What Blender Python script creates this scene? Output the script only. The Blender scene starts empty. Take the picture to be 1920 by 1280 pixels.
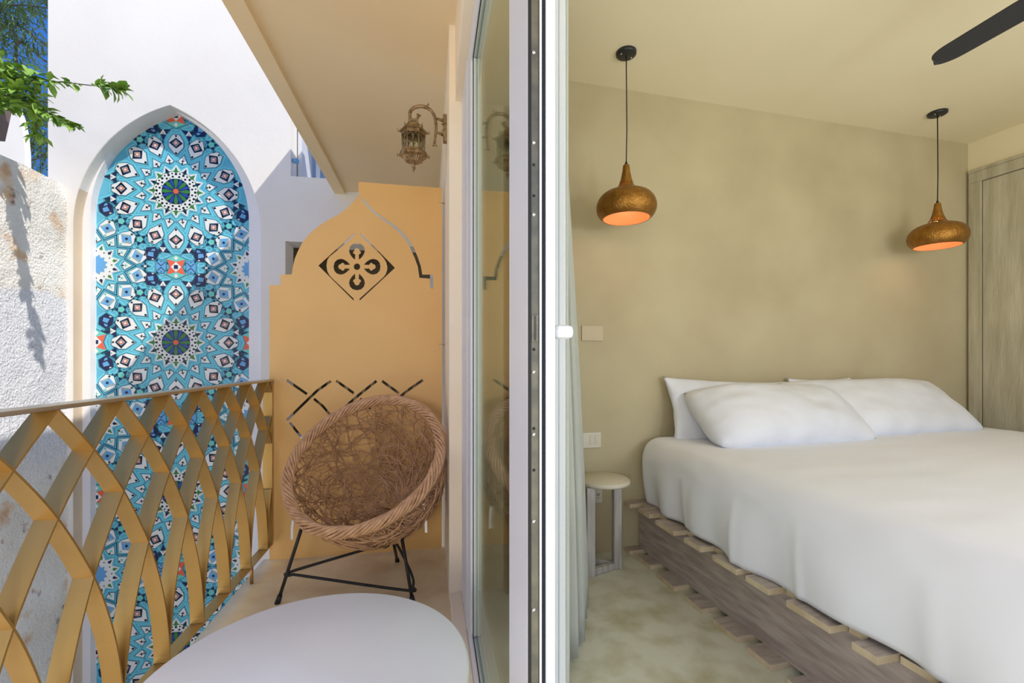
import bpy, bmesh, math, random
from mathutils import Vector, Matrix, noise
random.seed(7)
S = bpy.context.scene
C = S.collection
PI = math.pi

# ------------------------------------------------------------------ camera, sky, sun, exposure
F_PX, YAW, EYE = 853.0, math.atan(150 / 853), 1.2
cam_d = bpy.data.cameras.new('camera'); cam = bpy.data.objects.new('camera', cam_d); C.objects.link(cam)
cam.location = (0, 0, EYE); cam.rotation_euler = (PI / 2, 0, -YAW)
cam_d.sensor_fit = 'HORIZONTAL'; cam_d.sensor_width = 36; cam_d.lens = 36 * F_PX / 1920
cam_d.shift_y = 35 / 1920; cam_d.clip_start = 0.02; cam_d.clip_end = 200
S.camera = cam
S.view_settings.view_transform = 'Standard'; S.view_settings.look = 'None'
S.view_settings.gamma = 1; S.view_settings.use_curve_mapping = False
S.view_settings.exposure = 0.45
w = bpy.data.worlds.new('sky'); S.world = w; w.use_nodes = True
nt = w.node_tree; nt.nodes.clear()
wo = nt.nodes.new('ShaderNodeOutputWorld'); bg = nt.nodes.new('ShaderNodeBackground')
tc = nt.nodes.new('ShaderNodeTexCoord'); sep = nt.nodes.new('ShaderNodeSeparateXYZ')
rmp = nt.nodes.new('ShaderNodeValToRGB')
nt.links.new(tc.outputs['Generated'], sep.inputs[0]); nt.links.new(sep.outputs['Z'], rmp.inputs[0])
rmp.color_ramp.elements[0].position = 0.0; rmp.color_ramp.elements[0].color = (1.0, 0.97, 0.92, 1)
rmp.color_ramp.elements[1].position = 1.0; rmp.color_ramp.elements[1].color = (0.055, 0.20, 0.62, 1)
e_ = rmp.color_ramp.elements.new(0.16); e_.color = (0.80, 0.90, 1.0, 1)
e_ = rmp.color_ramp.elements.new(0.27); e_.color = (0.040, 0.17, 0.58, 1)
nt.links.new(rmp.outputs[0], bg.inputs[0]); nt.links.new(bg.outputs[0], wo.inputs[0])
bg.inputs[1].default_value = 0.85
sun_d = bpy.data.lights.new('sun', 'SUN'); sun = bpy.data.objects.new('sun', sun_d); C.objects.link(sun)
sun.rotation_euler = Vector((-0.71, 0.60, -1.0)).to_track_quat('-Z', 'Y').to_euler()
sun_d.energy = 2.9; sun_d.angle = math.radians(0.6); sun_d.color = (1.0, 0.93, 0.82)
sun.location = (5, -4, 8)
for nm_, loc_, pw_, sz_, col_ in (('bedroom_fill_light', (2.7, -0.35, 1.8), 30, 0.30, (1.0, 0.96, 0.90)), ('entrance_fill_light', (2.0, -0.80, 1.5), 36, 0.30, (0.88, 0.94, 1.0)), ('balcony_fill_light', (-0.50, -0.95, 1.25), 52, 0.22, (1.0, 0.92, 0.80))):  # added soft fill lights out of view, brightening the bedroom and balcony
    ld_ = bpy.data.lights.new(nm_, 'POINT'); ld_.energy = pw_; ld_.shadow_soft_size = sz_; ld_.color = col_
    lo_ = bpy.data.objects.new(nm_, ld_); C.objects.link(lo_); lo_.location = loc_

# ------------------------------------------------------------------ helpers
def lin(c):
    return tuple(((v / 255) / 12.92 if v / 255 <= 0.04045 else ((v / 255 + 0.055) / 1.055) ** 2.4) for v in c) + (1,)

def mat(name, c, rough=0.6, metal=0.0, c2=None, scale=4.0, bump=0.0, bscale=40.0, stretch=None, detail=5, lo=0.35, hi=0.65, emit=None, spec=None):
    m = bpy.data.materials.new(name); m.use_nodes = True
    n = m.node_tree; b = n.nodes['Principled BSDF']
    b.inputs['Base Color'].default_value = lin(c); b.inputs['Roughness'].default_value = rough; b.inputs['Metallic'].default_value = metal
    if spec is not None: b.inputs['Specular IOR Level'].default_value = spec
    t = n.nodes.new('ShaderNodeTexCoord'); mp = n.nodes.new('ShaderNodeMapping')
    n.links.new(t.outputs['Object'], mp.inputs[0])
    if stretch: mp.inputs['Scale'].default_value = stretch
    if c2 is None: c2 = tuple(v * 0.95 for v in c)
    nz = n.nodes.new('ShaderNodeTexNoise'); nz.inputs['Scale'].default_value = scale; nz.inputs['Detail'].default_value = detail
    n.links.new(mp.outputs[0], nz.inputs['Vector'])
    r = n.nodes.new('ShaderNodeValToRGB'); r.color_ramp.elements[0].position = lo; r.color_ramp.elements[1].position = hi
    r.color_ramp.elements[0].color = lin(c); r.color_ramp.elements[1].color = lin(c2)
    n.links.new(nz.outputs['Fac'], r.inputs[0]); n.links.new(r.outputs[0], b.inputs['Base Color'])
    if bump:
        nb = n.nodes.new('ShaderNodeTexNoise'); nb.inputs['Scale'].default_value = bscale; nb.inputs['Detail'].default_value = 6
        n.links.new(mp.outputs[0], nb.inputs['Vector'])
        bp = n.nodes.new('ShaderNodeBump'); bp.inputs['Strength'].default_value = bump; bp.inputs['Distance'].default_value = 0.01
        n.links.new(nb.outputs['Fac'], bp.inputs['Height']); n.links.new(bp.outputs[0], b.inputs['Normal'])
    if emit:
        b.inputs['Emission Color'].default_value = lin(emit[0]); b.inputs['Emission Strength'].default_value = emit[1]
    m.diffuse_color = lin(c)
    return m

class MB:
    """collects shapes into one mesh"""
    def __init__(s): s.v = []; s.f = []; s.m = []; s.smooth = []
    def add(s, vs, fs, mi=0, sm=False):
        o = len(s.v); s.v += [tuple(p) for p in vs]
        for f in fs: s.f.append(tuple(i + o for i in f)); s.m.append(mi); s.smooth.append(sm)
        return s
    def box(s, x0, y0, z0, x1, y1, z1, mi=0, M=None):
        vs = [Vector(p) for p in ((x0,y0,z0),(x1,y0,z0),(x1,y1,z0),(x0,y1,z0),(x0,y0,z1),(x1,y0,z1),(x1,y1,z1),(x0,y1,z1))]
        if M is not None: vs = [M @ p for p in vs]
        return s.add(vs, [(0,3,2,1),(4,5,6,7),(0,1,5,4),(1,2,6,5),(2,3,7,6),(3,0,4,7)], mi)
    def tube(s, pts, r, n=8, mi=0, closed=False, cap=True):
        pts = [Vector(p) for p in pts]; L = len(pts)
        rs = r if isinstance(r, (list, tuple)) else [r] * L
        rings = []; nrm = None
        for i, p in enumerate(pts):
            if closed: t = pts[(i + 1) % L] - pts[i - 1]
            else: t = pts[min(i + 1, L - 1)] - pts[max(i - 1, 0)]
            if t.length < 1e-9: t = Vector((0, 0, 1))
            t.normalize()
            if nrm is None: nrm = t.orthogonal().normalized()
            else:
                nrm = nrm - t * nrm.dot(t)
                nrm = nrm.normalized() if nrm.length > 1e-6 else t.orthogonal().normalized()
            bi = t.cross(nrm)
            rings.append([p + (nrm * math.cos(2*PI*k/n) + bi * math.sin(2*PI*k/n)) * rs[i] for k in range(n)])
        vs = [q for rg in rings for q in rg]; fs = []
        for i in range(L if closed else L - 1):
            j = (i + 1) % L
            for k in range(n): fs.append((i*n+k, i*n+(k+1)%n, j*n+(k+1)%n, j*n+k))
        if cap and not closed: fs += [tuple(reversed(range(n))), tuple((L-1)*n + k for k in range(n))]
        return s.add(vs, fs, mi, True)
    def lathe(s, prof, n=32, c=(0,0,0), mi=0, sm=True, phase=0):
        vs = []; fs = []; L = len(prof)
        for (r, z) in prof:
            for k in range(n):
                a = 2*PI*k/n + phase; vs.append((c[0]+r*math.cos(a), c[1]+r*math.sin(a), c[2]+z))
        for i in range(L-1):
            for k in range(n): fs.append((i*n+k, i*n+(k+1)%n, (i+1)*n+(k+1)%n, (i+1)*n+k))
        return s.add(vs, fs, mi, sm)
    def prism(s, poly, d0, d1, ax=1, mi=0):
        """poly of (a,b) pairs extruded along axis ax (0:x with a=y,b=z; 1:y with a=x,b=z; 2:z with a=x,b=y)"""
        def P(a, b, d): return (d, a, b) if ax == 0 else (a, d, b) if ax == 1 else (a, b, d)
        n = len(poly); vs = [P(a, b, d0) for a, b in poly] + [P(a, b, d1) for a, b in poly]
        fs = [tuple(range(n)), tuple(reversed(range(n, 2*n)))] + [(i, i+n, (i+1) % n + n, (i+1) % n) for i in range(n)]
        return s.add(vs, fs, mi)
    def flat(s, poly, y, mi=0, t=0.0):
        """thin raised tile face, seen from -y, in the x,z plane"""
        n = len(poly); vs = [(a, y, b) for a, b in poly]
        fs = [tuple(range(n))]
        if t:
            vs += [(a, y + t, b) for a, b in poly]; fs += [(i, i+n, (i+1) % n + n, (i+1) % n) for i in range(n)]
        return s.add(vs, fs, mi)
    def mesh(s, name, mats):
        me = bpy.data.meshes.new(name); me.from_pydata(s.v, [], s.f)
        for m in (mats if isinstance(mats, (list, tuple)) else [mats]): me.materials.append(m)
        me.polygons.foreach_set('material_index', s.m); me.polygons.foreach_set('use_smooth', s.smooth)
        bm = bmesh.new(); bm.from_mesh(me); bmesh.ops.recalc_face_normals(bm, faces=bm.faces); bm.to_mesh(me); bm.free()
        me.update(); return me
    def build(s, name, mats, parent=None, bevel=0, loc=None):
        o = bpy.data.objects.new(name, s.mesh(name, mats)); C.objects.link(o)
        if parent is not None: o.parent = parent
        if loc is not None: o.location = loc
        if bevel: bev(o, bevel)
        return o

def bev(o, wd, seg=2):
    b = o.modifiers.new('bevel', 'BEVEL'); b.width = wd; b.segments = seg; b.limit_method = 'ANGLE'; b.angle_limit = math.radians(35)
    return o

def inst(name, me, parent, loc=(0,0,0), rot=(0,0,0), sc=(1,1,1)):
    o = bpy.data.objects.new(name, me); C.objects.link(o); o.parent = parent
    o.location = loc; o.rotation_euler = rot; o.scale = sc
    return o

def tag(o, label=None, cat=None, group=None, kind=None):
    for k, v in (('label', label), ('category', cat), ('group', group), ('kind', kind)):
        if v: o[k] = v
    return o

def thing(name, label, cat, loc=(0,0,0), rz=0, group=None):
    o = bpy.data.objects.new(name, None); C.objects.link(o); o.empty_display_size = 0.05
    o.location = loc; o.rotation_euler = (0, 0, rz)
    return tag(o, label, cat, group)

def struct(o): o['kind'] = 'structure'; return o

def plate(name, outer, holes, y0, y1, m, parent=None):
    """flat sheet in the x,z plane with cut-outs, from y0 to y1"""
    cu = bpy.data.curves.new(name, 'CURVE'); cu.dimensions = '2D'; cu.fill_mode = 'BOTH'; cu.extrude = abs(y1 - y0) / 2
    for poly in [outer] + list(holes):
        sp = cu.splines.new('POLY'); sp.points.add(len(poly) - 1)
        for i, (a, b) in enumerate(poly): sp.points[i].co = (a, b, 0, 1)
        sp.use_cyclic_u = True
    tmp = bpy.data.objects.new('tmp', cu); C.objects.link(tmp)
    me = bpy.data.meshes.new_from_object(tmp.evaluated_get(bpy.context.evaluated_depsgraph_get()))
    bpy.data.objects.remove(tmp)
    yc = (y0 + y1) / 2
    for v in me.vertices: x, z, d = v.co; v.co = (x, yc + d, z)
    me.name = name; me.materials.clear(); me.materials.append(m)
    bm = bmesh.new(); bm.from_mesh(me); bmesh.ops.remove_doubles(bm, verts=bm.verts, dist=1e-5)
    bmesh.ops.recalc_face_normals(bm, faces=bm.faces); bm.to_mesh(me); bm.free()
    for p in me.polygons: p.use_smooth = False
    o = bpy.data.objects.new(name, me); C.objects.link(o)
    if parent is not None: o.parent = parent
    return o

def ray(px, py):
    u = (px - 960) / F_PX; v = (675 - py) / F_PX
    return Vector((math.sin(YAW) + u * math.cos(YAW), math.cos(YAW) - u * math.sin(YAW), v))
def at(px, py, X=None, Y=None, Z=None):
    """point of a real plane (x, y or z constant) that the photograph shows at this pixel"""
    r = ray(px, py); t = X / r.x if X is not None else Y / r.y if Y is not None else (Z - EYE) / r.z
    q = r * t; q.z += EYE; return q

def catmull(pts, n=8):
    P = [Vector(p) for p in pts]; out = []
    for i in range(len(P) - 1):
        p0 = P[max(i-1, 0)]; p1 = P[i]; p2 = P[i+1]; p3 = P[min(i+2, len(P)-1)]
        for k in range(n):
            t = k / n
            out.append(0.5 * ((2*p1) + (p2-p0)*t + (2*p0-5*p1+4*p2-p3)*t*t + (3*p1-p0-3*p2+p3)*t**3))
    out.append(P[-1]); return out

# ------------------------------------------------------------------ materials
M = {}
M['white_wall'] = mat('white plaster', (234,232,228), 0.85, c2=(228,225,220), scale=1.2, bump=0.12, bscale=30)
M['ring'] = mat('arch plaster', (240,241,245), 0.8, c2=(234,235,240), scale=2)
M['tan'] = mat('shade tan plaster', (214,196,172), 0.85, scale=2)
M['soffit'] = mat('cream soffit', (240,222,186), 0.85, c2=(236,212,170), scale=0.9, bump=0.04)
M['cream'] = mat('cream plaster', (244,232,212), 0.8, c2=(240,224,198), scale=1.5, bump=0.05)
M['inner_wall'] = mat('khaki cement wall', (190,180,146), 0.8, c2=(178,165,132), scale=1.6, bump=0.08, bscale=18)
M['ceiling'] = mat('cream ceiling', (236,227,196), 0.85, c2=(230,219,184), scale=0.8)
M['floor_b'] = mat('polished beige cement', (238,224,190), 0.35, c2=(212,190,150), scale=4.5, bump=0.03, lo=0.4, hi=0.72, detail=8)
M['floor_r'] = mat('polished grey green cement', (212,213,196), 0.4, c2=(180,176,144), scale=6.5, bump=0.03, lo=0.44, hi=0.70, detail=9)
M['gold'] = mat('brushed brass', (198,162,98), 0.38, 0.75, c2=(186,150,86), scale=3)
M['rail_cap'] = mat('pale brushed metal', (196,186,166), 0.3, 0.9)
M['panel'] = mat('ochre painted sheet', (228,184,116), 0.5, c2=(222,176,108), scale=1.5)
M['pvc'] = mat('white frame plastic', (216,220,228), 0.4, c2=(213,217,225))
M['pvc_grey'] = mat('pale frame plastic', (216,221,223), 0.4, c2=(212,217,219))
M['gasket'] = mat('black rubber', (20,22,26), 0.6)
M['brush'] = mat('dark pile strip', (34,38,52), 0.95, bump=0.8, bscale=300)
M['steel'] = mat('grey lock steel', (128,126,112), 0.4, 0.7, c2=(104,104,96), scale=30)
M['screw'] = mat('bright screw', (200,200,200), 0.25, 1.0)
M['wicker'] = mat('tan willow', (208,166,124), 0.6, c2=(172,130,94), scale=26, lo=0.3, hi=0.7)
M['wicker_rim'] = mat('pale willow', (214,172,132), 0.55, c2=(180,136,98), scale=30, lo=0.3, hi=0.7)
M['black'] = mat('black steel rod', (44,44,42), 0.45, 0.3)
M['table'] = mat('white lacquer', (240,242,248), 0.4, c2=(236,238,244))
M['bronze'] = mat('antique bronze', (164,140,104), 0.45, 0.5, c2=(124,100,68), scale=40, bump=0.3, bscale=90, lo=0.4, hi=0.6)
M['copper'] = mat('hammered brass', (168,122,58), 0.34, 0.9, c2=(146,102,44), scale=30, bump=0.45, bscale=110)
M['copper_in'] = mat('copper lining', (226,158,112), 0.5, 0.1)
M['bulb'] = mat('lamp bulb', (255,225,180), 0.5, emit=((255,206,150), 4))
M['blk_plastic'] = mat('black canopy', (30,34,38), 0.4)
M['fan'] = mat('charcoal blade', (44,46,50), 0.5)
M['sheet'] = mat('white cotton', (238,241,250), 0.9, c2=(235,238,247), scale=3, bump=0.06, bscale=8)
M['pillow'] = mat('white pillowcase', (232,235,242), 0.9, bump=0.08, bscale=9)
M['board'] = mat('weathered plank', (190,178,168), 0.7, c2=(164,150,140), scale=6, bump=0.25, bscale=30, stretch=(1, 7, 1))
M['side'] = mat('grey brown plank', (182,170,164), 0.65, c2=(154,140,134), scale=5, bump=0.2, bscale=24, stretch=(1, 1.2, 9))
M['cut_end'] = mat('sawn plank edge', (212,196,166), 0.75, c2=(190,172,142), scale=14)
M['ward'] = mat('limed grey timber', (196,190,166), 0.65, c2=(166,158,130), scale=7, bump=0.25, bscale=30, stretch=(3, 3, 0.35), lo=0.3, hi=0.7)
M['stool'] = mat('cream stool top', (214,208,188), 0.5)
M['stool_leg'] = mat('grey limed wood', (196,192,186), 0.7, c2=(164,160,154), scale=8, stretch=(4, 4, 0.5))
M['switch'] = mat('ivory plastic', (218,214,196), 0.4)
M['switch_w'] = mat('khaki plate', (196,182,150), 0.5)
M['curtain'] = mat('white curtain', (240,243,242), 0.85)
_n = M['curtain'].node_tree; _t = _n.nodes.new('ShaderNodeBsdfTranslucent'); _t.inputs[0].default_value = (0.88, 0.90, 0.84, 1); _x = _n.nodes.new('ShaderNodeMixShader'); _x.inputs[0].default_value = 0.68
_n.links.new(_n.nodes['Principled BSDF'].outputs[0], _x.inputs[1]); _n.links.new(_t.outputs[0], _x.inputs[2]); _n.links.new(_x.outputs[0], _n.nodes['Material Output'].inputs[0])
M['courtyard'] = mat('courtyard ground', (206,196,180), 0.9)
M['leaf'] = mat('fresh leaf', (104,150,48), 0.5, c2=(150,184,78), scale=8)
M['leaf_d'] = mat('tree leaf', (52,84,50), 0.6, c2=(96,128,84), scale=2.5)
M['bark'] = mat('grey bark', (84,76,70), 0.8)
M['planter'] = mat('brown planter', (116,98,98), 0.6)
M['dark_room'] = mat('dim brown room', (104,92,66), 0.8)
M['blue'] = mat('pale blue wall', (150,182,226), 0.8)
M['navy'] = mat('navy glaze', (24,36,82), 0.2); M['tile_black'] = mat('black glaze', (18,22,40), 0.2)
M['white_t'] = mat('white glaze', (234,238,236), 0.2); M['coral'] = mat('coral glaze', (238,104,78), 0.25)
M['green'] = mat('green glaze', (62,132,72), 0.25); M['aqua'] = mat('aqua glaze', (112,208,200), 0.25)
M['strap'] = mat('turquoise glaze', (86,172,204), 0.25, c2=(100,184,212), scale=9)
M['strap_l'] = mat('pale turquoise glaze', (124,222,232), 0.22); M['lblue'] = mat('sky blue glaze', (104,172,226), 0.22)
M['royal'] = mat('royal blue glaze', (48,82,170), 0.2); M['grey_t'] = mat('grey green glaze', (156,178,176), 0.25); M['dteal'] = mat('deep teal glaze', (38,118,140), 0.25)

def old_wall_mat():
    m = mat('old lime plaster', (232,228,220), 0.95, c2=(214,208,198), scale=3)
    n = m.node_tree; b = n.nodes['Principled BSDF']
    t = n.nodes.new('ShaderNodeTexCoord'); L = n.links.new
    def noise_(sc, d=6, v=None):
        q = n.nodes.new('ShaderNodeTexNoise'); q.inputs['Scale'].default_value = sc; q.inputs['Detail'].default_value = d
        L(v or t.outputs['Object'], q.inputs['Vector']); return q
    def ramp(src, p0, c0, p1, c1):
        r = n.nodes.new('ShaderNodeValToRGB'); r.color_ramp.elements[0].position = p0; r.color_ramp.elements[1].position = p1
        r.color_ramp.elements[0].color = c0; r.color_ramp.elements[1].color = c1; L(src, r.inputs[0]); return r
    def mixc(f, a, bb):
        x = n.nodes.new('ShaderNodeMix'); x.data_type = 'RGBA'; L(f, x.inputs['Factor']); L(a, x.inputs['A']); L(bb, x.inputs['B']); return x.outputs['Result']
    base = ramp(noise_(2.2).outputs['Fac'], 0.35, lin((226,222,214)), 0.65, lin((246,244,240)))
    ora = ramp(noise_(2.8, 3).outputs['Fac'], 0.56, (0,0,0,1), 0.66, (1,1,1,1))
    oc = ramp(noise_(9).outputs['Fac'], 0.4, lin((224,190,148)), 0.6, lin((204,160,122)))
    c1 = mixc(ora.outputs[0], base.outputs[0], oc.outputs[0])
    st = ramp(noise_(6, 9).outputs['Fac'], 0.62, (0,0,0,1), 0.70, (1,1,1,1))
    sc = ramp(noise_(20).outputs['Fac'], 0.4, lin((176,112,84)), 0.6, lin((120,112,100)))
    c2 = mixc(st.outputs[0], c1, sc.outputs[0])
    # roughcast band between two levels
    sp = n.nodes.new('ShaderNodeSeparateXYZ'); L(t.outputs['Object'], sp.inputs[0])
    nn = noise_(3); ad = n.nodes.new('ShaderNodeMath'); ad.operation = 'MULTIPLY_ADD'; L(nn.outputs['Fac'], ad.inputs[0]); ad.inputs[1].default_value = 0.25; L(sp.outputs['Z'], ad.inputs[2])
    up = ramp(ad.outputs[0], 0.0, (1,1,1,1), 1.0, (1,1,1,1))
    mr = n.nodes.new('ShaderNodeMapRange'); L(ad.outputs[0], mr.inputs[0]); mr.inputs[1].default_value = 1.92; mr.inputs[2].default_value = 1.88
    mr2 = n.nodes.new('ShaderNodeMapRange'); L(ad.outputs[0], mr2.inputs[0]); mr2.inputs[1].default_value = 0.35; mr2.inputs[2].default_value = 0.55
    mm = n.nodes.new('ShaderNodeMath'); mm.operation = 'MULTIPLY'; L(mr.outputs[0], mm.inputs[0]); L(mr2.outputs[0], mm.inputs[1])
    rc = ramp(noise_(60).outputs['Fac'], 0.3, lin((206,208,218)), 0.6, lin((236,238,244)))
    c3 = mixc(mm.outputs[0], c2, rc.outputs[0]); L(c3, b.inputs['Base Color'])
    vo = n.nodes.new('ShaderNodeTexVoronoi'); vo.feature = 'DISTANCE_TO_EDGE'; vo.inputs['Scale'].default_value = 1.8
    wv = noise_(4); vm = n.nodes.new('ShaderNodeVectorMath'); vm.operation = 'MULTIPLY_ADD'; L(wv.outputs['Color'], vm.inputs[0]); vm.inputs[1].default_value = (0.5,0.5,0.5); L(t.outputs['Object'], vm.inputs[2]); L(vm.outputs[0], vo.inputs['Vector'])
    cr = n.nodes.new('ShaderNodeMapRange'); L(vo.outputs[0], cr.inputs[0]); cr.inputs[1].default_value = 0.0; cr.inputs[2].default_value = 0.02
    n1 = noise_(55, 8); n2 = noise_(8, 6)
    a1 = n.nodes.new('ShaderNodeMath'); a1.operation = 'MULTIPLY_ADD'; L(n1.outputs['Fac'], a1.inputs[0]); a1.inputs[1].default_value = 0.8; L(n2.outputs['Fac'], a1.inputs[2])
    a2 = n.nodes.new('ShaderNodeMath'); a2.operation = 'MULTIPLY_ADD'; L(cr.outputs[0], a2.inputs[0]); a2.inputs[1].default_value = 0.12; L(a1.outputs[0], a2.inputs[2])
    bp = n.nodes.new('ShaderNodeBump'); bp.inputs['Strength'].default_value = 0.7; bp.inputs['Distance'].default_value = 0.03
    L(a2.outputs[0], bp.inputs['Height']); L(bp.outputs[0], b.inputs['Normal'])
    return m
M['old'] = old_wall_mat()

def glass_mat():
    m = bpy.data.materials.new('door glass'); m.use_nodes = True; n = m.node_tree; n.nodes.clear()
    o = n.nodes.new('ShaderNodeOutputMaterial'); tr = n.nodes.new('ShaderNodeBsdfTransparent'); gl = n.nodes.new('ShaderNodeBsdfGlossy')
    fr = n.nodes.new('ShaderNodeFresnel'); mx = n.nodes.new('ShaderNodeMixShader'); fr.inputs[0].default_value = 1.5; ml = n.nodes.new('ShaderNodeMath'); ml.operation = 'MULTIPLY'; ml.inputs[1].default_value = 0.6
    tr.inputs[0].default_value = (0.90, 0.95, 0.90, 1); gl.inputs['Roughness'].default_value = 0.0; gl.inputs[0].default_value = (0.95, 0.98, 0.93, 1)
    n.links.new(fr.outputs[0], ml.inputs[0]); n.links.new(ml.outputs[0], mx.inputs[0]); n.links.new(tr.outputs[0], mx.inputs[1]); n.links.new(gl.outputs[0], mx.inputs[2]); n.links.new(mx.outputs[0], o.inputs[0])
    return m
M['glass'] = glass_mat()

# ------------------------------------------------------------------ SETTING: courtyard side
YM = 4.75                      # plane of the mural wall
struct(MB().box(-9, -4, -3.4, 6, 12, -3.2).build('ground', M['courtyard']))

def arch(cx, hw, zs, rise, n=26):
    """upper outline of a pointed arch, left spring to right spring"""
    R = (hw*hw + rise*rise) / (2*hw); amax = math.asin(min(1, rise / R)); L = []
    for i in range(n + 1):
        a = amax * i / n; L.append((cx - (R*math.cos(a) - (R - hw)), zs + R*math.sin(a)))
    return L + [(2*cx - x, z) for x, z in reversed(L[:-1])]
CX = -2.457
outer_arch = arch(-2.416, 0.79, 2.42, 1.17)
WB = -3.2
outer = [(-3.40, WB), (-3.206, WB)] + [(-3.206, z) for z in (WB + 0.01,)] + outer_arch + [(-1.626, WB), (0.9, WB), (0.9, 7.5), (-3.40, 7.5)]
wl = at(545, 330, Y=YM); wx0, wz0 = wl.x, wl.z
dk = at(535, 452, Y=YM); dk2 = at(800, 800, Y=YM)
holes = [[(wx0, wz0), (-0.60, wz0), (-0.60, 4.15), (wx0, 4.15)],
         [(dk.x, 0.45), (-0.02, 0.45), (-0.02, dk.z), (dk.x, dk.z)]]
struct(plate('wall_mural', outer, holes, YM, YM + 0.26, M['white_wall']))
# inner face of the outer arch recess, shade on its lower left painted tan
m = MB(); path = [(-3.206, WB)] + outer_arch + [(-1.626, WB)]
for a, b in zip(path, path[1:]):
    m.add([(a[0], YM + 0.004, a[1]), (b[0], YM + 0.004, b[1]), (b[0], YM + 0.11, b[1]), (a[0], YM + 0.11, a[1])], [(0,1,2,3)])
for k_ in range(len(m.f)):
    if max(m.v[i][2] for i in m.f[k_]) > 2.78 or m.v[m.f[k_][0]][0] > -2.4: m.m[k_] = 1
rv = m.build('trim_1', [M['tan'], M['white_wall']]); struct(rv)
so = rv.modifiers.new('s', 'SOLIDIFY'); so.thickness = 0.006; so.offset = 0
# white arch surround with the mural opening
in_arch = arch(CX, 0.682, 2.56, 1.04)
outl = [(-3.25, WB), (-3.139, WB)] + in_arch + [(-1.775, WB), (-1.60, WB), (-1.60, 3.95), (-3.25, 3.95)]
sr = plate('arch_surround', outl, [], YM + 0.11, YM + 0.19, M['ring']); struct(sr)

# upper window opening and dark lower opening in the mural wall
m = MB(); m.box(wx0 - 0.02, YM + 0.72, wz0 - 0.05, -0.5, YM + 0.76, 4.2); struct(m.build('window_1', M['blue']))
wf = thing('window_frame', 'white upper window frame in the wall right of the mosaic arch', 'window', (0,0,0))
m = MB(); m.box(wx0 + 0.012, YM + 0.20, wz0, wx0 + 0.05, YM + 0.66, 4.1); m.build('side_casing', M['pvc'], wf)
m = MB(); m.box(wx0 + 0.09, YM + 0.60, wz0, wx0 + 0.13, YM + 0.64, 4.1); m.build('mullion', M['pvc'], wf)
m = MB(); m.lathe([(0, -0.02), (0.028, -0.016), (0.034, 0), (0.028, 0.016), (0, 0.02)], 12, (wx0 + 0.03, YM + 0.05, wz0 + 0.17)); m.build('knob', M['lblue'], wf)
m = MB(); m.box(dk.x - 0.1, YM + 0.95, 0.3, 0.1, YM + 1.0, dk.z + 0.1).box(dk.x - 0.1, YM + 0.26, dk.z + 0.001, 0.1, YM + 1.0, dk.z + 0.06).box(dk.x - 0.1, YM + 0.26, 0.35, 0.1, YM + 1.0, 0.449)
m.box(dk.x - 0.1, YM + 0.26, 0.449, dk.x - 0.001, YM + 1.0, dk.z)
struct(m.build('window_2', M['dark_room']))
# wooden grille inside the lower opening
g = thing('window_grille', 'dark brown timber grille inside the low opening behind the ochre screen', 'grille', (0,0,0))
for i in range(16):
    x = dk.x + 0.08 + i * 0.093
    if x < -0.05: MB().box(x, YM + 0.55, 0.46, x + 0.035, YM + 0.58, 1.85).build('slat', M['bronze'], g)

# old wall on the left, uneven top
m = MB(); NY, NZ = 60, 40; XL = -3.25
def oldp(i, j):
    y = -1.5 + (YM + 1.5) * i / NY; top = 2.79 + 0.03 * noise.noise(Vector((y * 2.3, 0, 1))) + 0.015 * noise.noise(Vector((y * 9, 3, 1)))
    z = -3.2 + (top + 3.2) * j / NZ
    d = 0.018 * noise.noise(Vector((y * 3, z * 3, 5))) + 0.006 * noise.noise(Vector((y * 14, z * 14, 2)))
    if j > NZ - 1: d -= 0.02
    return (XL + d, y, z)
vs = [oldp(i, j) for i in range(NY + 1) for j in range(NZ + 1)]
fs = [(i*(NZ+1)+j, (i+1)*(NZ+1)+j, (i+1)*(NZ+1)+j+1, i*(NZ+1)+j+1) for i in range(NY) for j in range(NZ)]
m.add(vs, fs, 0, True)
tp = [vs[i*(NZ+1)+NZ] for i in range(NY+1)]
m.add(tp + [(XL - 0.35, p[1], p[2] - 0.01) for p in tp], [(i, i+1, NY+1+i+1, NY+1+i) for i in range(NY)])
m.add([(XL-0.35,-1.5,-3.2),(XL-0.35,YM,-3.2),(XL-0.35,YM,2.75),(XL-0.35,-1.5,2.75)], [(0,1,2,3)])
struct(m.build('wall_left', M['old']))
# white rounded parapet of the house behind the old wall
pp = [at(x, y, Y=8.5) for x, y in ((-60,160),(0,168),(18,176),(28,196),(37,222),(43,250),(46,285),(47,360),(47,420),(-60,420))]
struct(MB().prism([(p.x, p.z) for p in pp], 8.5, 8.62, 1).build('parapet', M['white_wall']))

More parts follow.
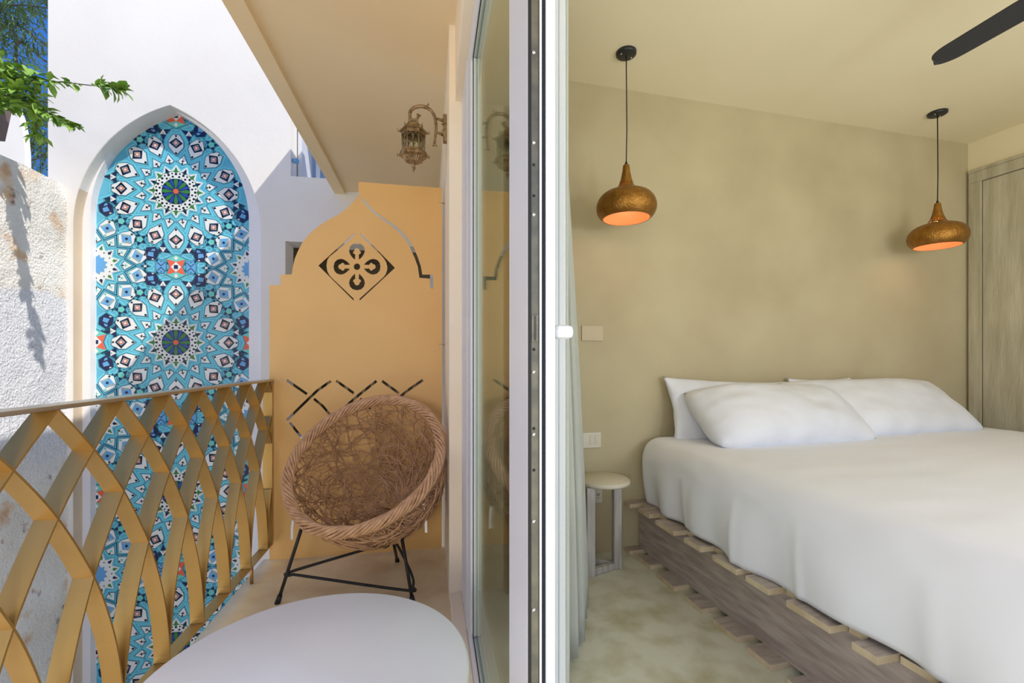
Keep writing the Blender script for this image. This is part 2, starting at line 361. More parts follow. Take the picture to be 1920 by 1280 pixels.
# ------------------------------------------------------------------ mosaic mural
YT = YM + 0.19
mural = thing('tile_mural', 'turquoise, white and navy star pattern tile mural in the pointed arch niche', 'mural', (CX, YT, WB))
def mo(name, mb, mats, parent=mural): return mb.build(name, mats, parent)
back = [(-0.75, 0), (0.75, 0), (0.75, 6.95), (-0.75, 6.95)]
mb_ = MB().prism(back, 0.0, 0.05, 1); mo('backing_panel', mb_, M['strap'])
TM = [M['strap_l'], M['white_t'], M['tile_black'], M['coral'], M['grey_t'], M['green'], M['navy'], M['aqua'], M['lblue'], M['dteal'], M['strap'], M['royal']]
SL, WH, BK, CO, GR, GN, NV, AQ, LB, DT, ST, RB = range(12)
def cell_outline(mb, poly, inner=SL):
    """raised rounded border line round a cell, then the cell bed"""
    n = len(poly); cx = sum(p[0] for p in poly)/n; cz = sum(p[1] for p in poly)/n
    def off(d):
        out = []
        for i in range(n):
            a, b, c = Vector(poly[i-1]), Vector(poly[i]), Vector(poly[(i+1) % n])
            e1 = (b-a).normalized(); e2 = (c-b).normalized()
            n1 = Vector((e1.y, -e1.x)); n2 = Vector((e2.y, -e2.x))
            if n1.dot(b - Vector((cx, cz))) < 0 and True: pass
            k = n1 + n2; k = k / max(0.35, k.length_squared / 2) if k.length > 1e-6 else n1
            out.append((b.x + k.x*d, b.y + k.y*d))
        return out
    area = sum(poly[i-1][0]*poly[i][1] - poly[i][0]*poly[i-1][1] for i in range(n))
    sgn = 1 if area > 0 else -1
    for d, mi, y in ((0.0225, SL, -0.002), (0.0155, ST, -0.0028), (0.006, DT, -0.0036)):
        mb.flat(off(d * sgn), y, mi, 0.002)
    return mb
def poly(mb, p, mi, y=-0.006): mb.flat(p, y, mi, 0.001)
def diamond(cx, cz, a, b): return [(cx, cz - b), (cx + a, cz), (cx, cz + b), (cx - a, cz)]
# all templates point along +z (outward)
def petal16(lightblue=False, r0=0.352, rm=0.425, r1=0.51, r2=0.552, hw=0.064):
    mb = MB(); P = [(0, r0), (hw, rm + 0.01), (hw, r1 - 0.02), (hw*0.45, r2), (-hw*0.45, r2), (-hw, r1 - 0.02), (-hw, rm + 0.01)]
    cell_outline(mb, P); poly(mb, P, WH)
    c = (rm + r1) / 2 + 0.004; k = 0.92
    poly(mb, diamond(0, c, hw*0.96, 0.052), NV if not lightblue else LB, -0.007)
    if not lightblue:
        poly(mb, [(0, c-0.05), (hw*0.93, c), (0, c+0.012)], BK, -0.0075)
        poly(mb, [(0, c+0.05), (-hw*0.93, c), (0, c-0.012)], BK, -0.0075)
        poly(mb, diamond(0, c, 0.033, 0.036), GR, -0.008); poly(mb, diamond(0, c, 0.022, 0.024), CO, -0.009); poly(mb, diamond(0, c, 0.0125, 0.0135), WH, -0.010)
    else:
        poly(mb, [(0, c-0.05), (hw*0.93, c), (0, c+0.012)], GR, -0.0075)
        poly(mb, [(0, c+0.05), (-hw*0.93, c), (0, c-0.012)], GR, -0.0075)
        poly(mb, diamond(0, c, 0.036, 0.034), LB, -0.008); poly(mb, [(-0.011,c-0.011),(0.011,c-0.011),(0.011,c+0.011),(-0.011,c+0.011)], NV, -0.009)
    poly(mb, diamond(0, r0 + 0.02, 0.012, 0.015), BK if not lightblue else AQ, -0.0075); poly(mb, diamond(0, r2 - 0.012, 0.012, 0.011), BK, -0.0075)
    return mb.mesh('petal_tile', TM)
def kite(r0=0.270, r1=0.362, hw=0.038, star=BK):
    mb = MB(); P = [(-0.012, r0), (0.012, r0), (hw, r0 + 0.022), (0.0, r1), (-hw, r0 + 0.022)]
    P = [(0, r0), (hw, r0 + 0.024), (0, r1), (-hw, r0 + 0.024)]
    cell_outline(mb, P); poly(mb, P, WH)
    c = r0 + 0.034; sp = []
    for k in range(8):
        a = PI*k/4; r = 0.019 if k % 2 == 0 else 0.007; sp.append((r*math.sin(a), c + r*math.cos(a)))
    poly(mb, sp, star, -0.007); poly(mb, diamond(0, r0 + 0.011, 0.009, 0.011), BK, -0.0075)
    return mb.mesh('kite_tile', TM)
def star_disc(n, rt, rv, light=False):
    mb = MB(); P = []
    for k in range(2*n):
        a = PI*k/n; r = rt if k % 2 == 0 else rv; P.append((r*math.sin(a), r*math.cos(a)))
    Q = [(x*1.07, z*1.07) for x, z in P]; R_ = [(x*1.035, z*1.035) for x, z in P]
    mb.flat(Q, -0.0038, SL, 0.002); mb.flat(R_, -0.0045, ST, 0.002); poly(mb, P, WH)
    def rot(p, a): return [(x*math.cos(a) + z*math.sin(a), -x*math.sin(a) + z*math.cos(a)) for x, z in p]
    for k in range(n):
        a = 2*PI*k/n
        poly(mb, rot([(0, rt*0.68), (rt*0.075, rt*0.74), (0, rt*0.92), (-rt*0.075, rt*0.74)], a), GN if k % 2 == 0 else NV, -0.007)
        poly(mb, rot(diamond(0, rv*0.86, rt*0.035, rt*0.035), a + PI/n), BK, -0.007)
        if not light:
            poly(mb, rot([(-0.010, 0.160), (0.010, 0.160), (0.010, 0.178), (-0.010, 0.178)], a), BK, -0.007)
            poly(mb, rot(diamond(0, 0.145, 0.012, 0.012), a + PI/n), BK, -0.007)
    if light:
        C_ = []
        for k in range(2*n):
            a = PI*k/n; r = rt*0.48 if k % 2 == 0 else rt*0.36; C_.append((r*math.sin(a), r*math.cos(a)))
        poly(mb, C_, LB, -0.008)
    else:
        # thin green ring, navy disc, green rays, coral middle
        for k in range(32):
            a = 2*PI*k/32; b = 2*PI*(k+1)/32; r = 0.196
            poly(mb, [(r*math.sin(a), r*math.cos(a)), ((r+0.006)*math.sin((a+b)/2), (r+0.006)*math.cos((a+b)/2)), (r*math.sin(b), r*math.cos(b)), ((r-0.004)*math.sin((a+b)/2), (r-0.004)*math.cos((a+b)/2))], GN, -0.0072)
        poly(mb, [(0.125*math.sin(2*PI*k/24), 0.125*math.cos(2*PI*k/24)) for k in range(24)], NV, -0.008)
        for k in range(n // 2):
            a = 4*PI*k/n
            poly(mb, rot([(0, 0.015), (0.019, 0.095), (0.010, 0.124), (-0.010, 0.124), (-0.019, 0.095)], a), GN, -0.009)
            poly(mb, rot([(0, 0.02), (0.014, 0.095), (0.008, 0.120), (-0.008, 0.120), (-0.014, 0.095)], a + 2*PI/n), RB, -0.009)
        for k in range(n // 2):
            a = 4*PI*k/n + 2*PI/n
            poly(mb, rot([(-0.004, 0.128), (0, 0.118), (0.004, 0.128), (0.004, 0.138), (-0.004, 0.138)], a), GN, -0.009)
        poly(mb, [(0.024*math.sin(2*PI*k/14), 0.024*math.cos(2*PI*k/14)) for k in range(14)], CO, -0.010)
    return mb.mesh('star_tile', TM)
def fill_star(n, r, ri, col, cen, rc, ph=0):
    mb = MB(); P = []
    for k in range(2*n):
        a = PI*k/n + ph; q = r if k % 2 == 0 else ri; P.append((q*math.sin(a), q*math.cos(a)))
    cell_outline(mb, P); poly(mb, P, col)
    Cn = [(rc*math.sin(2*PI*k/n + PI/n + ph), rc*math.cos(2*PI*k/n + PI/n + ph)) for k in range(n)]
    poly(mb, Cn, cen, -0.007)
    if cen == WH: poly(mb, [(x*0.45, z*0.45 + rc*0.3) for x, z in Cn], GR, -0.0078)
    return mb.mesh('filler_tile', TM)
def navy_hex():
    mb = MB(); P = [(0, 0.075), (0.055, 0.03), (0.062, -0.03), (0, -0.072), (-0.052, -0.03), (-0.06, 0.035)]
    cell_outline(mb, P); poly(mb, P, NV)
    poly(mb, [(-0.03, 0.02), (0.02, 0.035), (0.03, 0.0), (-0.01, -0.02)], LB, -0.007); poly(mb, [(-0.015, -0.035), (0.02, -0.02), (0.012, -0.045), (-0.005, -0.055)], LB, -0.007)
    poly(mb, [(-0.05, 0.04), (-0.028, 0.052), (-0.03, 0.035)], WH, -0.007)
    return mb.mesh('hexagon_tile', TM)
def orange_x():
    mb = MB(); P = [(0, 0.118), (0.082, 0.078), (0.055, 0.0), (0.082, -0.078), (0, -0.118), (-0.082, -0.078), (-0.055, 0.0), (-0.082, 0.078)]
    cell_outline(mb, P); poly(mb, P, AQ)
    poly(mb, [(-0.078, 0.074), (0, 0.05), (0.078, 0.074), (0.055, 0), (0.078, -0.074), (0, -0.05), (-0.078, -0.074), (-0.055, 0)], CO, -0.0068)
    poly(mb, diamond(0, 0, 0.046, 0.05), WH, -0.0076); poly(mb, [(-0.018, -0.019), (0.018, -0.019), (0.018, 0.019), (-0.018, 0.019)], NV, -0.0084)
    for s in (1, -1): poly(mb, diamond(0, s*0.086, 0.02, 0.022), WH, -0.0078)
    return mb.mesh('bow_tile', TM)
def octagon():
    mb = MB(); P = [(-0.04, -0.03), (-0.018, -0.062), (0.022, -0.062), (0.046, -0.028), (0.046, 0.028), (0.022, 0.062), (-0.018, 0.062), (-0.04, 0.03)]
    cell_outline(mb, P); poly(mb, P, LB)
    for s in (1, -1):
        poly(mb, [(-0.032, s*0.044), (0, s*0.012), (0.034, s*0.044), (0.034, s*0.036), (0, s*0.003), (-0.032, s*0.036)], NV, -0.007)
        poly(mb, [(0, s*0.058), (-0.012, s*0.046), (0.012, s*0.046)], DT, -0.007)
    return mb.mesh('octagon_tile', TM)
me_p16 = petal16(); me_p12 = petal16(True, 0.268, 0.322, 0.390, 0.435, 0.070); me_k16 = kite(); me_k12 = kite(0.212, 0.298, 0.040, AQ)
me_s16 = star_disc(16, 0.262, 0.205); me_s12 = star_disc(12, 0.205, 0.15, True)
me_f1 = fill_star(5, 0.058, 0.03, NV, AQ, 0.032, 0.3); me_f3 = fill_star(3, 0.072, 0.026, NV, WH, 0.034); me_f4 = navy_hex(); me_f5 = fill_star(4, 0.040, 0.014, NV, WH, 0.016); me_x = orange_x(); me_o = octagon()
ZC0, PER, HW = 2.843 - WB, 1.471, 0.68
def inside(x, z): return abs(x) < 0.76 and z + WB < 3.72 and z + WB > -2.35 and not (z + WB > 2.5 and abs(x) > 0.80 - (z + WB - 2.5) * 0.55)
def place(nm, me, x, z, ang, sx=1, sz=1, test=None):
    tx, tz = test if test else (x, z)
    if not inside(tx, tz): return
    inst(nm, me, mural, (x, 0, z), (0, ang, 0), (sx, 1, sz))
for k in range(-1, 4):
    zc = ZC0 - PER * k
    for (n, cx, czz, mp, mk, ms, rp, rk, off) in ((16, 0, zc, me_p16, me_k16, me_s16, 0.45, 0.31, 0), (12, HW, zc - PER/2, me_p12, me_k12, me_s12, 0.35, 0.25, 15), (12, -HW, zc - PER/2, me_p12, me_k12, me_s12, 0.35, 0.25, 15)):
        place('star_tile', ms, cx, czz, math.radians(off) if n == 12 else 0)
        for i in range(n):
            a = 2*PI*i/n + math.radians(off); place('petal_tile', mp, cx, czz, a, test=(cx + rp*math.sin(a), czz + rp*math.cos(a)))
            b = 2*PI*(i + 0.5)/n + math.radians(off); place('kite_tile', mk, cx, czz, b, test=(cx + rk*math.sin(b), czz + rk*math.cos(b)))
    for (nm, me, dx, dz, ang) in (('filler_tile', me_f1, 0.471, 0.313, 0), ('filler_tile', me_f1, 0.313, 0.480, 0), ('filler_tile', me_f3, 0.545, 0.105, PI/2), ('filler_tile', me_f3, 0.113, 0.565, PI), ('hexagon_tile', me_f4, 0.598, 0.20, 0), ('hexagon_tile', me_f4, 0.213, 0.612, 0.5)):
        for sx in (1, -1):
            for sz in (1, -1):
                x, z = sx*dx, zc + sz*dz
                if inside(x, z): inst(nm, me, mural, (x, 0, z), (0, ang, 0) if sx*sz > 0 else (0, -ang, 0), (sx, 1, sz))
    place('bow_tile', me_x, 0, zc - PER/2, 0)
    for sx in (1, -1):
        place('bow_tile', me_x, sx*HW, zc, 0)
        if inside(sx*0.13, zc - PER/2): inst('octagon_tile', me_o, mural, (sx*0.13, 0, zc - PER/2), (0,0,0), (sx,1,1))
        place('filler_tile', me_f5, sx*0.268, zc - PER/2, 0)

# ------------------------------------------------------------------ balcony shell
ZS = 2.85
m = MB(); m.box(-0.85, -1.0, ZS + 0.03, 0.6, YM, ZS + 0.2); struct(m.build('ceiling_balcony', M['soffit']))
struct(MB().box(-0.95, -1.0, ZS, -0.85, YM, ZS + 0.2).build('trim_2', M['soffit']))
struct(MB().box(-0.95, -1.0, ZS + 0.2, -0.83, YM, 3.84).build('parapet', M['white_wall']))
m = MB(); m.box(-1.0, -1.6, -0.22, 0.20, 2.96, 0.0); struct(m.build('floor_balcony', M['floor_b']))
# facade wall: plaster strip beyond the door, jamb, chipped lintel and step
m = MB(); m.prism([(0.068, YM), (0.085, 2.30), (0.40, 2.30), (0.40, YM)], -0.2, ZS + 0.2, 2); struct(m.build('wall_facade', M['cream']))
m = MB(); m.box(0.115, -1.0, 2.50, 0.40, 2.3, ZS + 0.2); struct(m.build('lintel', M['cream']))
m = MB(); m.box(0.088, -1.6, 0.0, 0.15, 2.3, 0.035); struct(bev(m.build('door_sill', M['cream']), 0.006))

# ------------------------------------------------------------------ glazed sliding doors
d1 = bpy.data.objects.new('door_1', None); C.objects.link(d1); d1['kind'] = 'structure'
X0, X1 = 0.150, 0.193
MB().box(0.148, 1.97, 0.03, 0.205, 2.30, 2.50).build('door_frame', M['pvc'], d1, 0.004)
MB().box(0.150, 1.80, 0.03, X1, 1.965, 2.50).build('stile', M['pvc'], d1, 0.004)
MB().box(0.1585, 1.775, 0.12, 0.185, 1.80, 2.38).build('glazing_bead', M['pvc_grey'], d1, 0.002)
st = MB().prism([(0.150, 0.885), (0.150, 0.775), (0.1495, 0.7735), (0.1482, 0.702), (0.1505, 0.700), (X1, 0.700), (X1, 0.885)], 0.03, 2.50, 2).build('stile', M['pvc'], d1, 0.0015)
MB().box(X0, 0.885, 0.03, X1, 1.80, 0.115).build('bottom_rail', M['pvc'], d1, 0.004)
MB().box(X0, 0.885, 2.385, X1, 1.80, 2.50).build('top_rail', M['pvc'], d1, 0.004)
for nm, b in (('gasket', (0.157, 1.773, 0.117, 0.160, 1.778, 2.383)), ('gasket', (0.157, 0.885, 0.115, 0.160, 1.778, 0.119)), ('gasket', (0.157, 0.885, 2.381, 0.160, 1.778, 2.385))):
    MB().box(*b).build(nm, M['gasket'], d1)
MB().box(0.166, 0.885, 0.115, 0.172, 1.78, 2.385).build('pane', M['glass'], d1)
# lock channel on the leaf edge facing us
ye = 0.700
def strip(nm, p0, p1, mtl, dep=0.004, z0=0.04, z1=2.49):
    a = at(p0, 675, Y=ye).x; b = at(p1, 675, Y=ye).x
    return MB().box(a, ye - dep, z0, b, ye + 0.001, z1).build(nm, mtl, d1)
strip('channel_edge', 990, 995.5, M['gasket'], 0.0035)
strip('lock_plate', 995.5, 1009, M['steel'], 0.002)
strip('pile_strip', 1009, 1012, M['gasket'], 0.0022)
strip('seal_strip', 1010.5, 1014.5, M['pvc_grey'], 0.0045)
strip('pile_strip', 1014.5, 1022, M['brush'], 0.003)
for y in (98, 267, 402, 697, 814, 977, 1143):
    p = at(1000.5, y, Y=ye - 0.002)
    MB().lathe([(0, 0.0018), (0.0028, 0.0014), (0.0034, 0)], 12).build('screw', M['screw'], d1).matrix_local = Matrix.Translation(p) @ Matrix.Rotation(PI/2, 4, 'X')
for y in (309, 367, 655, 803, 881):
    p = at(1001, y, Y=ye - 0.002)
    MB().lathe([(0, 0.0008), (0.0022, 0.0006), (0.0026, 0)], 10).build('keyhole', M['gasket'], d1).matrix_local = Matrix.Translation(p) @ Matrix.Rotation(PI/2, 4, 'X')
a = at(996.5, 590, Y=ye); b = at(1008, 641, Y=ye)
MB().box(a.x, ye - 0.0045, b.z, b.x, ye, a.z).build('lock_case', M['steel'], d1, 0.0008)
MB().box(at(1002, 600, Y=ye).x - 0.0006, ye - 0.0052, b.z + 0.002, at(1002, 600, Y=ye).x + 0.0006, ye - 0.004, a.z - 0.002).build('latch', M['gasket'], d1)
# lever handle on the room side
hd = bpy.data.objects.new('door_handle', None); C.objects.link(hd); hd.parent = d1
MB().box(X1, 0.722, at(1041, 647, Y=0.74).z, X1 + 0.005, 0.755, at(1041, 586, Y=0.74).z).build('handle_plate', M['pvc_grey'], hd, 0.002)
zh = at(1060, 621, Y=0.73).z
MB().box(X1 + 0.006, 0.728, zh - 0.012, X1 + 0.041, 0.752, zh + 0.011).build('lever', M['pvc'], hd, 0.008)
# second leaf on the inner track
d2 = bpy.data.objects.new('door_2', None); C.objects.link(d2); d2['kind'] = 'structure'
MB().box(0.288, 1.10, 0.03, 0.3115, 1.20, 2.62).build('stile', M['pvc_grey'], d2, 0.002)
MB().box(0.309, 1.115, 0.03, 0.3165, 1.20, 2.62).build('stile_groove', M['steel'], d2)
MB().box(0.3135, 1.105, 0.03, 0.332, 1.20, 2.62).build('stile', M['pvc_grey'], d2, 0.003)
MB().box(0.145, -1.6, 0.0, 0.36, 2.3, 0.03).build('track', M['pvc_grey'], d2)

# ------------------------------------------------------------------ bedroom shell (turned about 4 degrees from the balcony)
A = math.radians(4.1)
def RM(): return Matrix.Rotation(A, 4, 'Z')
TB, SR, ZCEIL = 2.615, 4.377, 2.91
def room(mb, name, m, parent=None, bevel=0):
    o = mb.build(name, m, parent, bevel)
    if parent is None: o.matrix_world = RM()
    return o
struct(room(MB().box(0.42, TB, -0.1, SR + 0.2, TB + 0.15, ZCEIL + 0.1), 'wall_back', M['inner_wall']))
struct(room(MB().box(SR, -1.0, -0.1, SR + 0.15, TB, ZCEIL + 0.1), 'wall_right', M['ceiling']))
struct(room(MB().box(0.37, -1.0, ZCEIL, SR + 0.1, TB + 0.1, ZCEIL + 0.15), 'ceiling', M['ceiling']))
struct(room(MB().box(0.37, -1.6, -0.15, SR + 0.1, TB + 0.1, 0.0), 'floor', M['floor_r']))
struct(MB().box(0.36, 2.30, -0.1, 0.55, 2.62, ZCEIL + 0.1).build('wall_left_inner', M['inner_wall']))
struct(MB().box(0.40, -1.0, 2.62, 0.45, 2.3, ZCEIL + 0.1).build('trim_3', M['inner_wall']))

# wardrobe built into the right wall
wd = thing('wardrobe', 'limed grey timber wardrobe door built into the right hand wall', 'wardrobe', (0,0,0), A)
z_w = 2.68; f0 = SR - 0.03
MB().box(f0, -0.6, z_w - 0.10, SR, TB - 0.02, z_w - 0.02).build('head_casing', M['ward'], wd, 0.004)
MB().box(f0 - 0.006, -0.6, z_w - 0.02, SR, TB - 0.02, z_w).build('cornice', M['ward'], wd, 0.003)
MB().box(f0, TB - 0.10, 0, SR, TB - 0.02, z_w - 0.10).build('side_casing', M['ward'], wd, 0.003)
for i in range(3):
    t1 = TB - 0.106 - i * 0.95
    MB().box(f0 + 0.008, t1 - 0.94, 0.01, SR, t1, z_w - 0.106).build('door', M['ward'], wd, 0.002)

# switches and outlet on the back wall
def wallplate(x0, y0, x1, y1, label, mtl, nm='wall_plate'):
    def loc(px, py):
        r = ray(px, py); # intersect wall t = TB
        k = TB / (-r.x * math.sin(A) + r.y * math.cos(A)); q = r * k
        return q.x * math.cos(A) + q.y * math.sin(A), q.z + EYE
    s0, z1 = loc(x0, y0); s1, z0 = loc(x1, y1)
    t = thing(nm, label, 'switch' if 'switch' in label else 'outlet' if 'outlet' in label else 'plate', (0,0,0), A)
    MB().box(s0, TB - 0.008, z0, s1, TB, z1).build('cover', mtl, t, 0.002)
    return t, s0, z0, s1, z1
wallplate(1090, 610, 1130, 639, 'blank khaki wall plate beside the white curtain, level with the door handle', M['switch_w'])
t, s0, z0, s1, z1 = wallplate(1092, 811, 1126, 838, 'ivory light switch plate above the round stool', M['switch'], 'light_switch')
for i in range(2):
    xx = s0 + (s1 - s0) * (0.38 + 0.28 * i); MB().box(xx, TB - 0.011, z0 + 0.02, xx + 0.022, TB - 0.007, z1 - 0.015).build('rocker', M['stool'], t, 0.001)
t, s0, z0, s1, z1 = wallplate(1090, 913, 1128, 941, 'ivory power outlet low on the wall behind the round stool', M['switch'], 'power_outlet')
for i in range(2):
    xx = s0 + (s1 - s0) * (0.48 + 0.26 * i); 
    MB().box(xx, TB - 0.0095, z0 + 0.045, xx + 0.004, TB - 0.0075, z0 + 0.058).box(xx + 0.012, TB - 0.0095, z0 + 0.045, xx + 0.016, TB - 0.0075, z0 + 0.058).box(xx + 0.006, TB - 0.0095, z0 + 0.028, xx + 0.010, TB - 0.0075, z0 + 0.034).build('socket', M['gasket'], t)

# ------------------------------------------------------------------ brass lattice railing
rl = thing('balcony_railing', 'brushed gold metal balcony railing of crossing curved flat bars', 'railing', (-0.955, 1.33, 0))
offs = [(0, 1.075), (0.125, 0.95), (0.25, 0.797), (0.375, 0.59), (0.455, 0.385), (0.490, 0.22), (0.498, 0.115)]
cv = catmull([(o_, z_, 0) for o_, z_ in offs], 7)
def bar_mesh(sg):
    m = MB(); n = len(cv); th = 0.003
    vs = []
    for i, p in enumerate(cv):
        t = (cv[min(i+1, n-1)] - cv[max(i-1, 0)]).normalized(); nx, nz = -t.y, t.x
        for (dx, s) in ((-0.026, 1), (0.026, 1), (0.026, -1), (-0.026, -1)): vs.append((dx, sg * (p.x + nx*th*s), p.y + nz*th*s))
    fs = [(0,1,2,3), tuple(4*(n-1) + k for k in (3,2,1,0))]
    for i in range(n-1):
        for k in range(4): fs.append((4*i+k, 4*i+(k+1) % 4, 4*(i+1)+(k+1) % 4, 4*(i+1)+k))
    m.add(vs, fs); return m.mesh('lattice_bar', M['gold'])
bmA, bmB = bar_mesh(1), bar_mesh(-1)
PY = 0.2485
for k in range(-9, 7):
    y = k * PY
    if y < 1.16: inst('lattice_bar', bmA, rl, (0, y, 0))
    if y > -1.75: inst('lattice_bar', bmB, rl, (0, y, 0))
# shortened bars where the lattice meets the end post
for k0, sg in ((5, 1), (6, 1), (4, 1)):
    pass
def cut_bar(y0, sg, ymax, ymin=-99):
    m = MB(); pts = [(p.x, p.y) for p in cv if ymin <= y0 + sg*p.x <= ymax]
    if len(pts) < 2: return
    vs = []; n = len(pts)
    for i, (a_, z_) in enumerate(pts):
        q = pts[min(i+1, n-1)]; r = pts[max(i-1, 0)]; t = Vector((q[0]-r[0], q[1]-r[1])).normalized(); nx, nz = -t.y, t.x
        for (dx, s) in ((-0.026, 1), (0.026, 1), (0.026, -1), (-0.026, -1)): vs.append((dx, y0 + sg*(a_ + nx*0.003*s), z_ + nz*0.003*s))
    fs = [(0,1,2,3), tuple(4*(n-1) + k for k in (3,2,1,0))]
    for i in range(n-1):
        for k in range(4): fs.append((4*i+k, 4*i+(k+1) % 4, 4*(i+1)+(k+1) % 4, 4*(i+1)+k))
    m.add(vs, fs); m.build('lattice_bar', M['gold'], rl)
YEND = 2.89 - 1.33
for k in (5, 6): cut_bar(k * PY, 1, YEND)
for k in (7, 8): cut_bar(k * PY, -1, YEND)
MB().box(-0.03, -2.6, 1.075, 0.03, YEND + 0.02, 1.087).build('top_rail', M['rail_cap'], rl, 0.002)
MB().box(-0.026, -2.6, 0.108, 0.026, YEND + 0.02, 0.114).build('bottom_rail', M['gold'], rl, 0.001)
MB().box(-0.026, YEND, 0.114, 0.026, YEND + 0.008, 1.075).build('end_plate', M['gold'], rl)
for y in (1.32, 0.2, -1.0): MB().tube([(0, y, 0), (0, y, 0.108)], 0.009, 10).build('post', M['gold'], rl)
MB().box(-0.02, YEND + 0.008, 1.055, 0.02, YEND + 0.035, 1.075).build('wall_bracket', M['rail_cap'], rl)

# ------------------------------------------------------------------ ochre screen panel
YP = 2.93
def P2(px, py): q = at(px, py, Y=YP); return (q.x, q.z)
xr = 0.062
def pt(x, y, ox=480, oy=320, s=1280/380): return P2(ox + x/s, oy + y/s)
domeL = [pt(*p) for p in ((85,722),(155,722),(155,655),(226,655),(232,610),(245,555),(268,500),(300,442),(340,395),(400,345),(450,315),(520,277),(570,242),(612,200),(643,163))]
x0p = domeL[0][0]
top = [pt(648,150)[0], ]
apexR = [pt(*p) for p in ((655,158),(664,178),(700,222),(745,270),(800,310),(850,340),(900,382),(945,430),(975,480),(1005,560),(1022,610),(1030,660),(1033,678),(1098,682))]
# slot between inner dome outline and outer outline
slot = [pt(*p) for p in ((668,165),(704,205),(750,256),(805,297),(862,332),(915,375),(960,425),(990,470),(1022,545),(1040,600),(1050,655),(1098,655))]
slot_poly = [pt(650,135)] 
inner = [pt(*p) for p in ((664,183),(700,226),(745,272),(800,312),(850,345),(900,388),(945,438),(970,478),(1003,553),(1022,605),(1032,676),(1098,681),(1100,742),(1120,744),(1120,655))]
outer_ = list(reversed(slot))
hole_dome = inner + outer_
b0 = P2(512, 1051)
outline = [(x0p, 0.004)] + domeL + [pt(655,150), pt(648,128), (pt(648,70)[0], P2(675,341)[1]), (xr, P2(675,341)[1] - 0.005), (xr, 0.004)]
def quad4(a, b, c, d): return [pt(*a), pt(*b), pt(*c), pt(*d)]
Q = lambda *ps: [P2(590 + x/9.144, 430 + y/9.144) for x, y in ps]
h = [hole_dome]
h.append(Q((685,55),(690,90),(590,190),(480,280),(300,430),(250,470),(215,530),(203,620),(215,710),(250,780),(300,835),(668,1185),(670,1222),(62,618)))
h.append(Q((785,55),(1378,658),(770,1222),(770,1185),(1180,815),(1215,770),(1240,700),(1245,640),(1225,560),(1190,500),(1130,430),(782,95)))
def petal_hole(ang):
    pts = [(0.26,-0.98),(0.62,-0.55),(0.85,-0.1),(0.92,0.35),(0.8,0.85),(0.5,1.2),(0,1.35),(-0.5,1.2),(-0.8,0.85),(-0.92,0.35),(-0.85,-0.1),(-0.62,-0.55),(-0.26,-0.98),
           (-0.22,-0.9),(-0.2,-0.25),(-0.42,-0.1),(-0.45,0.12),(-0.32,0.25),(-0.22,0.55),(0,0.66),(0.22,0.55),(0.32,0.25),(0.45,0.12),(0.42,-0.1),(0.2,-0.25),(0.22,-0.9)]
    out = []
    for x, y in pts:
        X, Y_ = x*148, 240 + y*122
        out.append((725 + X*math.cos(ang) + Y_*math.sin(ang), 638 + X*math.sin(ang) - Y_*math.cos(ang)))
    return Q(*out)
for k in range(4): h.append(petal_hole(k * PI/2))
h.append(Q(*[(725 + 56*math.cos(2*PI*k/20), 638 + 56*math.sin(2*PI*k/20)) for k in range(20)]))
def slit(pts, wd=5.0):
    """slot along a pixel polyline"""
    P = [Vector(p) for p in pts]; l = []; r = []
    for i, p in enumerate(P):
        t = (P[min(i+1, len(P)-1)] - P[max(i-1, 0)]).normalized(); nn = Vector((-t.y, t.x)) * wd / 2
        l.append(P2(*(p + nn))); r.append(P2(*(p - nn)))
    return l + r[::-1]
R2 = lambda x, y: (500 + x/9.144, 690 + y/9.144)
h.append(slit([R2(345,205), R2(690,445)])); h.append(slit([R2(1100,220), R2(860,390), R2(600,640), R2(345,890)]))
h.append(slit([R2(1190,215), R2(1495,430)])); h.append(slit([R2(810,525), R2(960,650), R2(1150,870)])); h.append(slit([(706,714), (673,740), (650,760), (631,779)]))
h.append(slit([R2(395,930), R2(520,1090), R2(610,1205)]))
h.append(slit([(716,714), (748,737)])); h.append(slit([(793,712), (764,732), (745,748)])); h.append(slit([(675,747), (695,766)]))
h.append(slit([(760,745), (790,775)])); h.append(slit([(547,1012), (547,990), (549,975)], 5)); h.append(slit([(793,942), (798,965), (799,999)], 4.5))
sc = thing('metal_screen', 'tall ochre metal screen with an onion dome outline and cut-outs', 'screen', (0,0,0))
plate('sheet', outline, h, YP, YP + 0.006, M['panel'], sc)
for z in (0.4, 1.3, 2.2): MB().tube([(xr - 0.02, YP + 0.003, z), (0.08, YP + 0.003, z)], 0.005, 8).build('fixing_pin', M['rail_cap'], sc)

